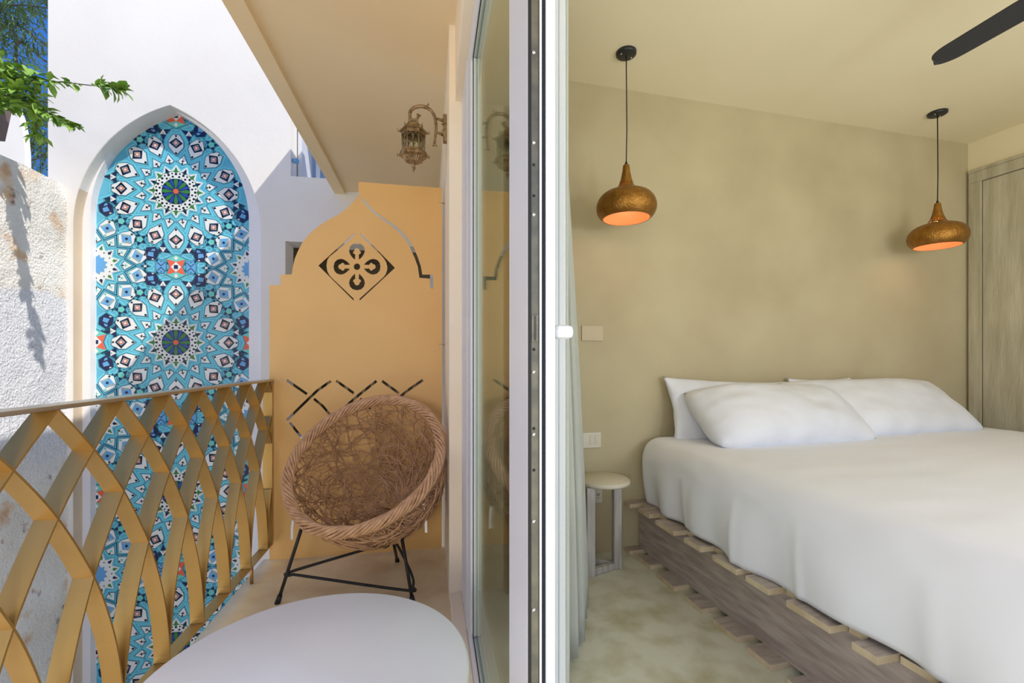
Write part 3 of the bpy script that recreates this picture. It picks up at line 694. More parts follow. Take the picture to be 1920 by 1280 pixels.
# ------------------------------------------------------------------ wicker basket chair
ch = thing('basket_chair', 'round brown woven twig basket chair on black rod legs', 'chair', (-0.33, 2.45, 0))
O = Vector((-0.33, 2.45, 0))
cc = Vector((-0.334, 2.40, 0.702)) - O; az, el, R0, DP = -0.373, 0.806, 0.390, 0.52
nv = Vector((math.sin(az)*math.cos(el), -math.cos(az)*math.cos(el), math.sin(el))); av = nv.cross(Vector((0,0,1))).normalized(); bv = nv.cross(av)
def shell(th_, h, dr=0.0):
    """h 0 at the rim, 1 at the bowl bottom"""
    r = (R0 - 0.01) * max(0.0, 1 - max(h, 0.0)**2.3)**0.55 + dr
    return cc - nv*DP*h + (av*math.cos(th_) + bv*math.sin(th_)) * r
m = MB(); rng = random.Random(3)
NS = 9
for s_ in range(NS):
    pts = []; N = 150; turns = 9
    for i in range(N):
        th_ = 2*PI*i/N; ph = 2*PI*s_/NS + turns*th_
        rr = R0 + (0.021 + 0.004*math.sin(5*th_ + s_))*math.cos(ph); pts.append(cc + (av*math.cos(th_) + bv*math.sin(th_))*rr + nv*0.024*math.sin(ph))
    m.tube(pts, [0.0074 + 0.0012*math.sin(i*0.37 + s_*2) for i in range(N)], 6, closed=True)
m.build('braided_rim', M['wicker_rim'], ch)
m = MB()
for i in range(640):
    th0 = rng.uniform(0, 2*PI); h0 = rng.random()**0.85 * 0.97; L_ = rng.uniform(0.12, 0.42); a_ = rng.uniform(0, 2*PI)
    curv = rng.uniform(-3.5, 3.5); th_ = th0; hh = h0; pts = []; N = 8; dr = rng.uniform(-0.016, 0.012)
    for k in range(N + 1):
        bow = 0.012 * math.sin(PI*k/N) * rng.uniform(0.4, 1)
        pts.append(shell(th_, min(max(hh, -0.02), 0.99), dr + bow))
        r = max(0.06, R0 * max(0.02, 1 - max(hh, 0.0)**2.3)**0.55); st_ = L_/N
        th_ += math.cos(a_)*st_/r; hh += math.sin(a_)*st_/DP; a_ += curv*st_*2
        if hh > 0.99 or hh < -0.03: a_ = -a_
    rad = rng.uniform(0.0024, 0.0048)
    m.tube(pts, [rad]*(N) + [rad*0.6], 4, cap=False)
for i in range(14):   # regular ribs
    t0 = 2*PI*i/14; m.tube([shell(t0 + 0.5*k/12, k/12*0.99) for k in range(13)], 0.0045, 5)
tag(m.build('woven_shell', M['wicker'], ch), kind='stuff')
fA = at(520,1131,Z=0) - O; fB = at(775,1135,Z=0) - O; fC = at(745,1052,Z=0) - O
uA = at(567,985,Y=2.36) - O; uB = at(752,1000,Y=2.34) - O; uC = at(737,1012,Y=2.56) - O
uA2 = at(549,962,Y=2.36) - O; uB2 = at(750,968,Y=2.36) - O
def leg(path): MB().tube(path, 0.0085, 8).build('leg', M['black'], ch)
leg([fA, uA]); leg([fB, uB]); leg([fC, uC])
for f_, u_ in ((fA, uA), (fB, uB), (fC, uC)):
    d_ = (u_ - f_).normalized(); MB().tube([f_, f_ + d_*0.045], [0.014, 0.0115], 10).build('rubber_foot', M['gasket'], ch)
sA = at(541,1078,Y=2.42) - O; sB = at(771,1105,Y=2.36) - O; sC = at(738,1012,Y=2.60) - O
pa = catmull([sA + Vector((0.02,0.005,0)), sB + Vector((-0.03,0.0,0)), sB + Vector((0.008,0.01,0.01)), sB + Vector((-0.005,0.06,0.06)), sC, at(718,1020,Y=2.6) - O, sA + Vector((0.02,0.02,0.012)), sA, sA + Vector((0.02,0.005,0))], 8)
MB().tube(pa, 0.0072, 8).build('stretcher', M['black'], ch)
# support ring cradling the bowl, with hooked ends
hk = catmull([uB2, uB2 + Vector((0.012,-0.004,-0.03)), uB, uB + Vector((-0.02,0.03,-0.03)), at(735,1015,Y=2.45) - O, at(722,1025,Y=2.45) - O, at(712,1018,Y=2.47) - O], 6)
MB().tube(hk, 0.0085, 8).build('cradle_hook', M['black'], ch)
MB().tube(catmull([uA2 + Vector((0,0.02,0.03)), uA2, uA, uA + Vector((0.03,0.03,-0.01))], 6), 0.0085, 8).build('cradle_hook', M['black'], ch)

# ------------------------------------------------------------------ round white table in the foreground
tb = thing('round_table', 'round white balcony table in the foreground below the chair', 'table', (-0.262, 1.052, 0))
MB().lathe([(0, 0.495), (0.330, 0.495), (0.342, 0.499), (0.346, 0.507), (0.344, 0.516), (0.338, 0.520), (0, 0.520)], 96).build('tabletop', M['table'], tb)
MB().lathe([(0.02, 0.02), (0.02, 0.495)], 20).build('pedestal', M['table'], tb)
MB().lathe([(0, 0.0), (0.20, 0.0), (0.20, 0.012), (0.03, 0.022), (0, 0.022)], 40).build('base_plate', M['table'], tb)

# ------------------------------------------------------------------ wall lantern
YL = 2.62
def LP(px, py): q = at(px, py, Y=YL); return Vector((q.x, 0, q.z))
c0 = LP(775.3, 260); lt = thing('wall_lantern', 'antique bronze hexagonal lantern on a scrolled wall bracket', 'lantern', (c0.x, YL, c0.z))
c0v = Vector((c0.x, 0, c0.z))
def Lr(px, py): return LP(px, py) - c0v
mp = Lr(776.3, 260).x
dn = lambda y: Lr(775.3, y).z
def hexl(prof, mt='bronze', nm='body', n=6, ph=0.0, sm=False): return MB().lathe(prof, n, phase=ph, sm=sm).build(nm, M[mt], lt)
hexl([(0.0, dn(228)), (0.018, dn(229.5)), (0.040, dn(233)), (0.050, dn(236)), (0.054, dn(240)), (0.078, dn(246)), (0.080, dn(248)), (0.066, dn(249)), (0.060, dn(247))], nm='roof')
hexl([(0.064, dn(248)), (0.067, dn(249)), (0.067, dn(255)), (0.063, dn(255)), (0.061, dn(248))], nm='pierced_band')
hexl([(0.060, dn(283)), (0.072, dn(284)), (0.080, dn(291)), (0.080, dn(294)), (0.058, dn(296)), (0.0, dn(296))], nm='tray')
fl = []
m = MB(); rows = [(0.058, dn(294)), (0.052, dn(299)), (0.038, dn(304)), (0.016, dn(307.5)), (0.009, dn(309))]; n_ = 48; vs = []; fs = []
for (r, z) in rows:
    for k in range(n_): rr = r * (1 + 0.05 * (1 if k % 2 else -1)); vs.append((rr*math.cos(2*PI*k/n_), rr*math.sin(2*PI*k/n_), z))
for i in range(len(rows)-1):
    for k in range(n_): fs.append((i*n_+k, i*n_+(k+1) % n_, (i+1)*n_+(k+1) % n_, (i+1)*n_+k))
m.add(vs, fs); m.build('fluted_bowl', M['bronze'], lt)
MB().lathe([(0.009, dn(308)), (0.013, dn(309.5)), (0.006, dn(311)), (0.012, dn(314)), (0.011, dn(316)), (0.005, dn(320)), (0.001, dn(325))], 12).build('finial', M['bronze'], lt)
for k in range(6):
    a = 2*PI*k/6; b = 2*PI*(k+1)/6; r = 0.062
    p = Vector((r*math.cos(a), r*math.sin(a), 0)); q = Vector((r*math.cos(b), r*math.sin(b), 0))
    zt, zb = dn(252), dn(284)
    MB().tube([p + Vector((0,0,zb)), p + Vector((0,0,zt))], 0.0042, 6).build('corner_bar', M['bronze'], lt)
    # arched tracery on each face: two lancets with a centre bar
    mm = MB(); mid = (p + q) / 2; mm.tube([mid + Vector((0,0,zb)), mid + Vector((0,0,zt))], 0.0022, 5)
    for (u0, u1) in ((0.03, 0.5), (0.5, 0.97)):
        for zz in (zb + 0.045, zt - 0.012):
            pts = []
            for i in range(9):
                f_ = i/8; w_ = u0 + (u1-u0)*f_; pts.append(p.lerp(q, w_) + Vector((0, 0, zz - 0.022 + 0.022*math.sin(PI*f_))))
            mm.tube(pts, 0.002, 5)
    mm.build('tracery', M['bronze'], lt)
    for zz, rr in ((dn(247), 0.080), (dn(292.5), 0.081)):
        e = Vector((rr*math.cos(a), rr*math.sin(a), zz)); o_ = Vector((math.cos(a), math.sin(a), 0))
        MB().tube([e - o_*0.012, e + o_*0.006 - Vector((0,0,0.004)), e + o_*0.008 + Vector((0,0,0.010))], [0.004, 0.005, 0.0015], 6).build('corner_scroll', M['bronze'], lt)
    e = Vector((0.048*math.cos(a), 0.048*math.sin(a), dn(236))); MB().tube([e, e + Vector((0,0,0.022))], [0.005, 0.001], 6).build('crown_point', M['bronze'], lt)
    MB().add([p*0.96 + Vector((0,0,zb)), q*0.96 + Vector((0,0,zb)), q*0.96 + Vector((0,0,zt)), p*0.96 + Vector((0,0,zt))], [(0,1,2,3)]).build('glass_pane', M['glass'], lt)
arm = [Lr(*p) for p in ((814,272),(816,258),(817.5,244),(817,230),(813,214),(804,204),(793,199.5),(782,200),(773,204.5),(768.5,212),(769,221),(774,225.5),(780,224),(784.5,218.5),(783,214))]
ap = catmull(arm, 6); MB().tube(ap, [0.006 + 0.004*math.sin(PI*i/len(ap)) for i in range(len(ap))], 8).build('scroll_arm', M['bronze'], lt)
MB().tube([Lr(781,214), Lr(786,216.5), Lr(790,217.5)], [0.003, 0.006, 0.001], 6).build('scroll_leaf', M['bronze'], lt)
MB().tube([Lr(799,201.5), Lr(803,196), Lr(804,193.5)], [0.005, 0.005, 0.001], 6).build('scroll_leaf', M['bronze'], lt)
MB().tube([Lr(811,273.5), Lr(815,272), Lr(820,273.5)], [0.002, 0.006, 0.002], 6).build('scroll_leaf', M['bronze'], lt)
MB().tube([Lr(775.3,224), Lr(775.3,230)], 0.006, 8).build('hanger', M['bronze'], lt)
wx = 0.0835 - c0.x
bp_ = [(0.0, dn(208)), (0.018, dn(211)), (0.024, dn(222)), (0.024, dn(250)), (0.018, dn(262)), (0.0, dn(265)), (-0.018, dn(262)), (-0.024, dn(250)), (-0.024, dn(222)), (-0.018, dn(211))]
MB().prism(bp_, wx - 0.022, wx, 0).build('backplate', M['bronze'], lt, 0.004)
for y in (221.5, 248): MB().tube([Lr(817, y), Vector((wx - 0.02, 0, dn(y)))], [0.005, 0.010], 8).build('standoff', M['bronze'], lt)
for y in (228, 241): MB().tube([Vector((wx - 0.03, 0, dn(y))), Vector((wx - 0.02, 0, dn(y)))], 0.005, 8).build('mount_screw', M['bronze'], lt)

# ------------------------------------------------------------------ pendants
def pendant(x, y, zb, label, place_):
    p = thing('pendant_lamp', label, 'lamp', (x, y, ZCEIL), 0, None)
    MB().lathe([(0, -0.02), (0.045, -0.02), (0.055, -0.014), (0.056, 0), (0, 0)], 32).build('ceiling_canopy', M['blk_plastic'], p)
    for s_ in (-1, 1): MB().lathe([(0, -0.024), (0.004, -0.023), (0.005, -0.019)], 8, (s_*0.034, 0.01*s_, 0)).build('screw', M['screw'], p)
    d = zb - ZCEIL     # z of the bowl middle relative to the ceiling
    MB().tube([(0, 0, -0.02), (0.004, 0.0, d*0.5), (0, 0, d + 0.235)], 0.0032, 8).build('cord', M['gasket'], p)
    MB().lathe([(0, 0.245), (0.006, 0.245), (0.009, 0.228), (0, 0.226)], 12, (0,0,d)).build('cord_grip', M['gasket'], p)
    prof = [(0.016, 0.228), (0.018, 0.222), (0.022, 0.19), (0.030, 0.15), (0.038, 0.128)]
    band0, band1 = 0.128, 0.088
    MB().lathe(prof, 40, (0,0,d)).build('shade_neck', M['copper'], p)
    # pierced band: small gaps between little bridges
    m = MB(); n = 46; rows = [(0.038, 0.128), (0.041, 0.120), (0.045, 0.112), (0.049, 0.104), (0.055, 0.096), (0.064, 0.089)]
    rg = random.Random(5)
    vs = [(r*math.cos(2*PI*k/n), r*math.sin(2*PI*k/n), z + d) for r, z in rows for k in range(n)]; fs = []
    for i in range(len(rows)-1):
        for k in range(n):
            if rg.random() > (0.42 if i < 3 else 0.25): fs.append((i*n+k, i*n+(k+1) % n, (i+1)*n+(k+1) % n, (i+1)*n+k))
    m.add(vs, fs, 0, True); m.build('pierced_band', M['copper'], p)
    bowl = [(p_.x, p_.y) for p_ in catmull([(0.064,0.089,0),(0.098,0.080,0),(0.134,0.060,0),(0.156,0.030,0),(0.164,-0.003,0),(0.159,-0.034,0),(0.146,-0.056,0),(0.130,-0.070,0)], 3)] + [(0.126, -0.069)]
    MB().lathe(bowl, 48, (0,0,d)).build('shade_bowl', M['copper'], p)
    inn = [(r - 0.004, z) for r, z in bowl[:-1]]
    MB().lathe(inn, 48, (0,0,d)).build('shade_lining', M['copper_in'], p)
    MB().lathe([(0.0, 0.105), (0.014, 0.10), (0.020, 0.05), (0.030, 0.005), (0.022, -0.018), (0, -0.026)], 16, (0,0,d)).build('bulb', M['bulb'], p)
    ld = bpy.data.lights.new('bulb_light', 'POINT'); ld.energy = 0.45; ld.color = (1.0, 0.80, 0.58); ld.shadow_soft_size = 0.03
    lo_ = bpy.data.objects.new('bulb_light', ld); C.objects.link(lo_); lo_.parent = p; lo_.location = (0, 0, d - 0.045)
    return p
pendant(1.063, 2.38, 2.055, 'brass onion shaped pendant lamp hanging near the door curtain, left of the bed', 0)
pendant(3.44, 2.587, 2.055, 'brass onion shaped pendant lamp hanging beside the grey wardrobe', 1)

# ceiling fan (only one blade reaches the frame)
fn = thing('ceiling_fan', 'charcoal ceiling fan with a long tapered blade at the upper right', 'fan', (2.25, 1.03, ZCEIL))
MB().lathe([(0, 0), (0.06, 0), (0.055, -0.05), (0.012, -0.06), (0.012, -0.24), (0.08, -0.26), (0.10, -0.31), (0.09, -0.38), (0.04, -0.41), (0, -0.415)], 32).build('motor_housing', M['fan'], fn)
bl = MB(); ncr = 26
top_, bot_ = [], []
for i in range(ncr + 1):
    t = 1 - (1 - i / ncr)**1.7; r = 0.07 + 0.60*t; hw_ = (0.030 + 0.028*min(1, t*2.2)) * (1 if t < 0.86 else max(0.04, math.sqrt(max(0, 1 - ((t - 0.86)/0.1402)**2)))) * (1 - 0.22*max(0, t - 0.4))
    for lst, dz in ((top_, 0.003), (bot_, -0.003)): lst.append([(-hw_, r, dz + 0.010), (hw_, r, dz - 0.010)])
vs = [p for r_ in top_ for p in r_] + [p for r_ in bot_ for p in r_]; K = 2*(ncr+1); fs = []
for i in range(ncr):
    fs += [(2*i, 2*i+1, 2*i+3, 2*i+2), (K+2*i, K+2*i+2, K+2*i+3, K+2*i+1), (2*i, 2*i+2, K+2*i+2, K+2*i), (2*i+1, K+2*i+1, K+2*i+3, 2*i+3)]
fs += [(0, K, K+1, 1), (2*ncr, 2*ncr+1, K+2*ncr+1, K+2*ncr)]
bl.add(vs, fs); blm = bl.mesh('blade', M['fan'])
for k in range(3): inst('blade', blm, fn, (0, 0, -0.36), (0, 0, math.radians(1 + 120*k)))

# ------------------------------------------------------------------ curtain
cu_ = thing('curtain', 'long white curtain gathered beside the open glass door', 'curtain', (0.6, 2.1, 0))
def curtain(path0, path1, z0, z1, npl, amp, nm):
    m = MB(); NU, NVv = npl*12, 24; vs = []
    for j in range(NVv + 1):
        f_ = j/NVv; z = z0 + (z1 - z0)*f_
        for i in range(NU + 1):
            u = i/NU; a = Vector(path0[0]).lerp(Vector(path0[1]), u); b = Vector(path1[0]).lerp(Vector(path1[1]), u)
            p = a.lerp(b, f_**1.2); t = (Vector(path0[1]) - Vector(path0[0])).normalized(); nn = Vector((t.y, -t.x))
            w_ = amp*(1 - 0.35*f_) * (math.sin(2*PI*npl*u + 0.6*math.sin(3*u + f_*1.5)) + 0.3*noise.noise(Vector((u*9, f_*2, 3))))
            q = p + nn*w_; vs.append((q.x - 0.6, q.y - 2.1, z))
    fs = [(j*(NU+1)+i, j*(NU+1)+i+1, (j+1)*(NU+1)+i+1, (j+1)*(NU+1)+i) for j in range(NVv) for i in range(NU)]
    m.add(vs, fs, 0, True); o = m.build(nm, M['curtain'], cu_); s_ = o.modifiers.new('s', 'SOLIDIFY'); s_.thickness = 0.003; return o
curtain(((0.43, 1.62), (0.595, 1.80)), ((0.40, 1.66), (0.50, 1.84)), 0.02, 2.88, 3, 0.03, 'curtain_panel')
curtain(((0.375, 1.25), (0.43, 2.25)), ((0.375, 1.25), (0.43, 2.25)), 0.02, 2.60, 8, 0.016, 'curtain_panel')
curtain(((0.60, 1.82), (0.775, 2.24)), ((0.50, 1.84), (0.62, 2.22)), 0.02, 2.88, 5, 0.025, 'curtain_panel')
MB().tube([(-0.16, -0.55, 2.89), (0.02, 0.3, 2.89)], 0.01, 8).build('curtain_track', M['pvc'], cu_)

# ------------------------------------------------------------------ stool
sx, sy = 0.975, 2.50
sl = thing('round_stool', 'small round cream topped stool with grey wooden legs beside the bed', 'stool', (sx, sy, 0), A)
MB().lathe([(0, 0.492), (0.145, 0.492), (0.152, 0.498), (0.152, 0.512), (0.146, 0.518), (0, 0.518)], 40).build('seat', M['stool'], sl)
def lg(x, y): return MB().box(x - 0.024, y - 0.018, 0.0, x + 0.024, y + 0.018, 0.492).build('leg', M['stool_leg'], sl, 0.002)
L1, L2, L3 = (0.075, -0.02), (-0.115, -0.075), (-0.10, 0.07)
for q in (L1, L2, L3): lg(*q)
for p_, q_ in ((L1, L2), (L2, L3), (L3, L1)):
    a_, b_ = Vector((*p_, 0.02)), Vector((*q_, 0.02)); d_ = (b_ - a_); an = math.atan2(d_.y, d_.x)
    MB().box(0.02, -0.015, -0.018, d_.length - 0.02, 0.015, 0.018, M=Matrix.Translation(a_) @ Matrix.Rotation(an, 4, 'Z')).build('base_bar', M['stool_leg'], sl, 0.002)

# ------------------------------------------------------------------ bed (in the room's axes: s across, t towards the head)
bd = thing('bed_platform', 'grey brown wooden pallet bed platform under the white mattress', 'bed', (0,0,0), A)
S0, S1, T0 = 1.475, 4.15, 0.35
MB().box(S0, T0, 0.024, S0 + 0.03, TB - 0.06, 0.290).build('side_panel', M['side'], bd)
MB().box(S1 - 0.03, T0, 0.024, S1, TB - 0.06, 0.290).build('side_panel', M['side'], bd)
MB().box(S0, TB - 0.06, 0.024, S1, TB - 0.03, 0.290).build('end_panel', M['side'], bd)
MB().box(S0, T0 - 0.03, 0.024, S1, T0, 0.290).build('end_panel', M['side'], bd)
def toT(x, y): return -x*math.sin(A) + y*math.cos(A)
spans = [(2.40, 2.52), (2.325, 2.37)]
def board(t0, t1, out, z, sid):
    m = MB(); s0 = S0 - out; m.box(s0, t0, z, S1 + out, t1, z + 0.024)
    for k in range(len(m.m)): 
        if k in (2, 3, 4, 5): m.m[k] = 1
    m.build('plank', [M['board'], M['cut_end']], bd, 0.001)
rngb = random.Random(2)
bt = [(2.535,2.61),(2.345,2.47),(2.08,2.255),(1.87,2.00),(1.635,1.79),(1.465,1.585),(1.21,1.385),(1.05,1.13),(0.77,0.93),(0.52,0.66)]
for i, (a_, b_) in enumerate(bt):
    o_ = 0.082 + rngb.uniform(-0.008, 0.012)
    board(a_, b_, o_, 0.290, 0); board(a_ + rngb.uniform(-0.01,0.01), b_, o_ - 0.003, 0.0, 1)
for (a_, b_) in zip(bt[1:], bt[:-1]):
    board(a_[1] + 0.008, b_[0] - 0.008, 0.012, 0.2895, 2)

mt_ = thing('mattress', 'thick mattress wrapped in the white sheet', 'mattress', (0,0,0), A)
mx_ = MB().box(S0 + 0.07, T0 + 0.10, 0.315, S1 - 0.05, TB - 0.05, 0.69).build('mattress_core', M['sheet'], mt_, 0.05)

# bed sheet hanging over the mattress
def sheet_pt(u, t):
    """u: arc length parameter from hem of the left side up over the top to the right side"""
    nz = noise.noise
    f_head = max(0.0, min(1.0, (t - 1.9) / 0.65))
    hem = 1.432 + 0.07*f_head; hemz = 0.325 + 0.02*math.sin(t*7) * 0.4
    if u < 0.45:                                  # side drop
        k = u / 0.45; z = hemz + (0.60 - hemz)*k
        fold = (1 - k)**0.8 * (0.016*math.sin(t*17 + 1.5*math.sin(t*3)) + 0.014*nz(Vector((t*5, k*0.7, 2))))
        sharp = (1 - 0.75*k) * 0.010 * max(0, math.sin(t*15 + 0.8 + 1.2*math.sin(t*4)))**14
        s = hem + (1.425 + 0.04*f_head - hem)*k - fold - sharp - 0.012*math.sin(PI*k)
        return s, z
    if u < 0.75:                                  # rounded shoulder
        k = (u - 0.45)/0.30; a = PI/2*k
        s = 1.425 + 0.04*f_head + 0.11*(1 - math.cos(a)); z = 0.60 + 0.12*math.sin(a)
        return s + 0.006*nz(Vector((t*6, a*1.5, 3))), z
    k = (u - 0.75)/(3.3 - 0.75); s = 1.535 + 0.04*f_head + (4.16 - 1.575)*k
    z = 0.72 + 0.012*math.sin(PI*min(1, k*1.0)) + 0.004*nz(Vector((s*2.2, t*1.6, 1))) + 0.0025*nz(Vector((s*3, t*9, 7)))
    if k > 0.96: z -= (k - 0.96)*6*0.05
    return s, z
m = MB(); us = [0.45*i/14 for i in range(14)] + [0.45 + 0.3*i/10 for i in range(10)] + [0.75 + 2.55*i/60 for i in range(61)]
NT = 150; vs = []
for j in range(NT + 1):
    t = 0.42 + (TB - 0.035 - 0.42)*j/NT; endk = max(0, (t - (TB - 0.10))/0.065)
    for u in us:
        s, z = sheet_pt(u, t)
        if endk > 0 and z > 0.5: z -= 0.05*endk**2*(z - 0.5)/0.22
        if endk > 0: s += 0.06*endk**2*max(0, 1 - u/1.2)
        vs.append((s, t, z))
W_ = len(us); fs = [(j*W_+i, (j+1)*W_+i, (j+1)*W_+i+1, j*W_+i+1) for j in range(NT) for i in range(W_ - 1)]
# foot drop
base = len(vs)
for i, u in enumerate(us):
    s, t, z = vs[i]; vs.append((s, t - 0.04, z - 0.03 if z > 0.4 else z)); 
for i, u in enumerate(us):
    s, t, z = vs[i]; vs.append((s, t - 0.06, 0.33))
fs += [(i, i+1, base+i+1, base+i) for i in range(W_-1)] + [(base+i, base+i+1, base+W_+i+1, base+W_+i) for i in range(W_-1)]
m.add(vs, fs, 0, True); sh = m.build('bed_sheet', M['sheet']); sh.rotation_euler = (0, 0, A)
tag(sh, 'smooth white bed sheet draped over the mattress and hanging down its side', 'bed sheet')
sd = sh.modifiers.new('s', 'SOLIDIFY'); sd.thickness = 0.004; sd.offset = -1

def pillow(name, label, cs, ct, cz, W, Hh, T, tilt, rz, seed, flap=0.03, yaw2=0):
    m = MB(); N1, N2 = 44, 28; nz = noise.noise; vs = []; idx = {}
    for side in (1, -1):
        for j in range(N2 + 1):
            for i in range(N1 + 1):
                u = 2*i/N1 - 1; v = 2*j/N2 - 1; border = i in (0, N1) or j in (0, N2)
                if border and side == -1: idx[(side, i, j)] = idx[(1, i, j)]; continue
                pin = 1 - flap*(1 - u*u)*(abs(v)**3) - (0.10 - flap)*max(0, abs(u) - 0.80)**2*12; pin2 = 1 - flap*(1 - v*v)*(abs(u)**3) - max(0, 0.06 - flap)*abs(v)**4*1.5
                x = u*W/2*pin2; y = v*Hh/2*pin
                h_ = T/2 * max(0, 1 - abs(u)**3.2)**0.55 * max(0, 1 - abs(v)**2.6)**0.55
                h_ *= 1 + 0.22*nz(Vector((u*1.7 + seed, v*1.7, side)))
                wr = 0.006*nz(Vector((u*5 + seed, v*4, 7))) * (1 if not border else 0.3)
                z = side*h_ + wr + (0.012*nz(Vector((u*3, v*3, seed))) if border else 0)
                idx[(side, i, j)] = len(vs); vs.append((x, y, z))
    fs = []
    for side in (1, -1):
        for j in range(N2):
            for i in range(N1):
                q = (idx[(side,i,j)], idx[(side,i+1,j)], idx[(side,i+1,j+1)], idx[(side,i,j+1)]); fs.append(q if side == 1 else q[::-1])
    m.add(vs, fs, 0, True); root = m.build(name, M['pillow'])
    root.matrix_world = RM() @ Matrix.Translation((cs, ct, cz)) @ Matrix.Rotation(rz, 4, 'Z') @ Matrix.Rotation(tilt, 4, 'X') @ Matrix.Rotation(yaw2, 4, 'Z')
    tag(root, label, 'pillow', 'white pillows at the head of the bed'); return root
pillow('pillow', 'white pillow standing against the wall at the left end of the bed, mostly hidden', 2.13, 2.50, 0.858, 1.02, 0.46, 0.14, math.radians(72), 0, 1, 0.09, -0.045)
pillow('pillow', 'white pillow against the wall behind the right front pillow, only its corner showing', 2.88, 2.525, 0.878, 0.56, 0.42, 0.13, math.radians(74), 0, 4, 0.10)
pillow('pillow', 'front left pillow, white and plump, leaning with its round end at the bed edge', 2.23, 2.28, 0.862, 1.10, 0.47, 0.30, math.radians(36), -0.03, 2, 0.02)
pillow('pillow', 'long front right white pillow lying in front of the wardrobe', 3.19, 2.385, 0.88, 1.46, 0.50, 0.24, math.radians(42), 0.05, 3, 0.05)

# ------------------------------------------------------------------ plants: planter, branches, tree behind
pl = MB(); pa_ = [at(x, y, X=-3.30) for x, y in ((20,195),(4,265))]
pq = [(pa_[0].y, pa_[0].z), (pa_[1].y, pa_[1].z), (pa_[1].y - 0.8, pa_[1].z), (pa_[0].y - 1.0, pa_[0].z)]
pl.prism(pq, -3.52, -3.28, 0); po = pl.build('planter', M['planter'])
tag(po, 'brown slant sided planter standing on the old wall at the left edge', 'planter')
def leaf_mesh(mb, p, d, up, L_, wd, mi=0):
    d = d.normalized(); sd_ = d.cross(up)
    if sd_.length < 1e-3: sd_ = d.orthogonal()
    sd_.normalize(); nn = sd_.cross(d)
    k = [(0, 0, 0), (0.3, 0.42, 0.04), (0.65, 0.45, 0.02), (1, 0, -0.12)]
    pts = [p, p + d*L_*0.3 + sd_*wd*0.42 + nn*wd*0.15, p + d*L_*0.65 + sd_*wd*0.42 + nn*wd*0.10, p + d*L_ - nn*L_*0.12, p + d*L_*0.65 - sd_*wd*0.42 + nn*wd*0.10, p + d*L_*0.3 - sd_*wd*0.42 + nn*wd*0.15, p + d*L_*0.5]
    mb.add(pts, [(0,1,6), (1,2,6), (2,3,6), (3,4,6), (4,5,6), (5,0,6)], mi, True)
rg = random.Random(11)
vine = thing('leafy_branch', 'green leafy branch reaching from the planter across the white wall', 'plant', (-3.3, 3.6, 3.1))
VO = Vector((-3.3, 3.6, 3.1))
def zc_at(px, py, zc): q = ray(px, py)*zc; q.z += EYE; return q
branches = [([(-60,190,3.5),(-10,150,3.4),(45,150,3.3),(105,153,3.2),(170,160,3.1),(200,163,3.05),(228,168,3.0)], 1.0),
            ([(-40,200,3.5),(0,170,3.4),(45,188,3.35),(80,205,3.3),(110,225,3.25),(140,237,3.2)], 1.0),
            ([(-40,170,3.45),(0,140,3.35),(40,160,3.35),(62,205,3.35),(70,255,3.35)], 1.0),
            ([(-60,150,3.4),(-20,120,3.3),(30,130,3.3),(70,150,3.3)], 1.0),
            ([(-60,230,3.4),(-20,190,3.3),(10,182,3.25),(30,165,3.2)], 1.0)]
lv = MB(); nleaf = 0
leafA = []
for bi, (bp0, _) in enumerate(branches):
    P = catmull([zc_at(*b) - VO for b in bp0], 8); MB().tube(P, [0.006*(1 - 0.75*i/len(P)) for i in range(len(P))], 6).build('stem', M['bark'], vine)
    for i in range(3, len(P)):
        frac = i/len(P); dens = 3 if bi else (2 if i < 30 else (1 if i < 34 else 4 if i > 40 else 3))
        if bi == 0 and 29 <= i < 33: dens = 0
        for _ in range(dens + (2 if i < 20 else 0)):
            d = (P[i] - P[i-1]).normalized() + Vector((rg.uniform(-1,1), rg.uniform(-1,1), rg.uniform(-0.9,0.7)))
            leafA.append((P[i] + Vector((rg.uniform(-.01,.01),)*3) + (Vector((rg.uniform(-.08,.08), rg.uniform(-.06,.06), rg.uniform(-.10,.06))) if i < 20 else Vector((0,0,0))), d, rg.uniform(0.06, 0.11)))
leafA.sort(key=lambda q: q[0].length)
pick = leafA if len(leafA) < 290 else None
lm = MB(); leaf_mesh(lm, Vector((0,0,0)), Vector((1,0,0)), Vector((0,0,1)), 1.0, 0.52); leaf_me = lm.mesh('leaf', M['leaf'])
rg.shuffle(leafA)
for k, (p, d, L_) in enumerate(leafA):
    if k < 280:
        q = Vector(d).to_track_quat('X', 'Z'); o = bpy.data.objects.new('leaf', leaf_me); C.objects.link(o); o.parent = vine
        o.location = p; o.rotation_mode = 'QUATERNION'; o.rotation_quaternion = q; o.scale = (L_, L_, L_)
    else: leaf_mesh(lv, p, d, Vector((0,0,1)), L_, L_*0.5)
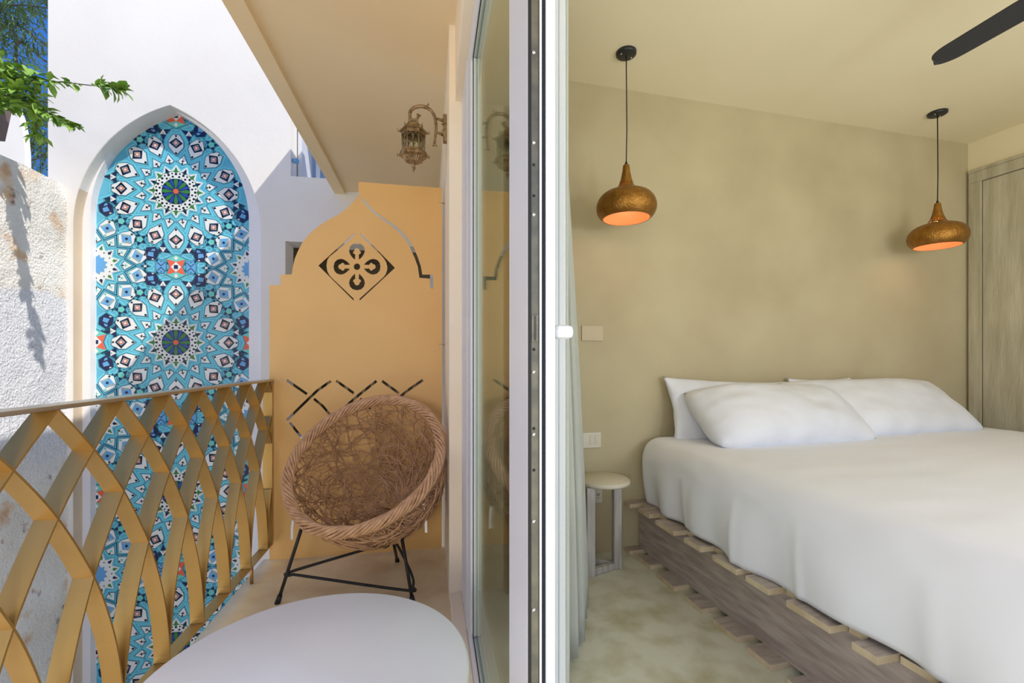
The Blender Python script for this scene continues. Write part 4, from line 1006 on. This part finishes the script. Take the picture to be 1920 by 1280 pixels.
if lv.v: tag(lv.build('foliage', M['leaf'], vine), kind='stuff')

tree = thing('shade_tree', 'feathery dark green tree against blue sky behind the white wall', 'tree', (-8.5, 9.0, -3.2))
TO = Vector((-8.5, 9.0, -3.2))
def W2(px, py, zc): return zc_at(px, py, zc) - TO
MB().tube([(0,0,0), (0.1,0,3), (0.3,-0.3,5.5), W2(-40,150,9.5)], [0.18, 0.15, 0.10, 0.06], 10).build('trunk', M['bark'], tree)
tw = MB()
tws = [[(-40,150,9.5),(0,60,9.3),(25,45,9.3),(60,65,9.2),(95,90,9.1),(140,110,9)], [(10,35,9.3),(30,68,9.2),(35,75,9.2),(60,95,9.2),(92,120,9.1)], [(35,75,9.2),(30,95,9.2),(33,118,9.1)], [(-40,150,9.5),(-5,30,9.3),(30,10,9.2),(90,15,9)],
       [(-30,330,9.4),(30,290,9.2),(60,300,9.1),(100,280,9)], [(50,310,9.3),(55,280,9.2),(70,240,9.1),(75,200,9)], [(0,210,9.3),(40,200,9.2),(80,190,9.2),(110,200,9)]]
clumps = []
for b in tws:
    P = catmull([W2(*q) for q in b], 6); tw.tube(P, [0.035*(1 - 0.7*i/len(P)) for i in range(len(P))], 6)
    clumps += P[4:]
tw.build('branches', M['bark'], tree)
lv = MB()
for i in range(3400):
    if rg.random() < 0.35: c_ = clumps[rg.randrange(len(clumps))] + Vector((rg.gauss(0,.15), rg.gauss(0,.2), rg.gauss(0,.12)))
    else:
        zone = rg.random()
        px, py = (rg.uniform(-60,130), rg.gauss(10,22)) if zone < 0.35 else (rg.uniform(-50,30), rg.uniform(0,150)) if zone < 0.5 else (rg.uniform(-40,130), rg.uniform(190,330))
        c_ = W2(px, py, rg.uniform(8.9, 9.7))
    d = Vector((rg.uniform(-1,1), rg.uniform(-1,1), rg.uniform(-1,0.6))); leaf_mesh(lv, c_, d, Vector((0,0,1)), rg.uniform(0.10,0.22), rg.uniform(0.02,0.045))
tag(lv.build('foliage', M['leaf_d'], tree), kind='stuff')
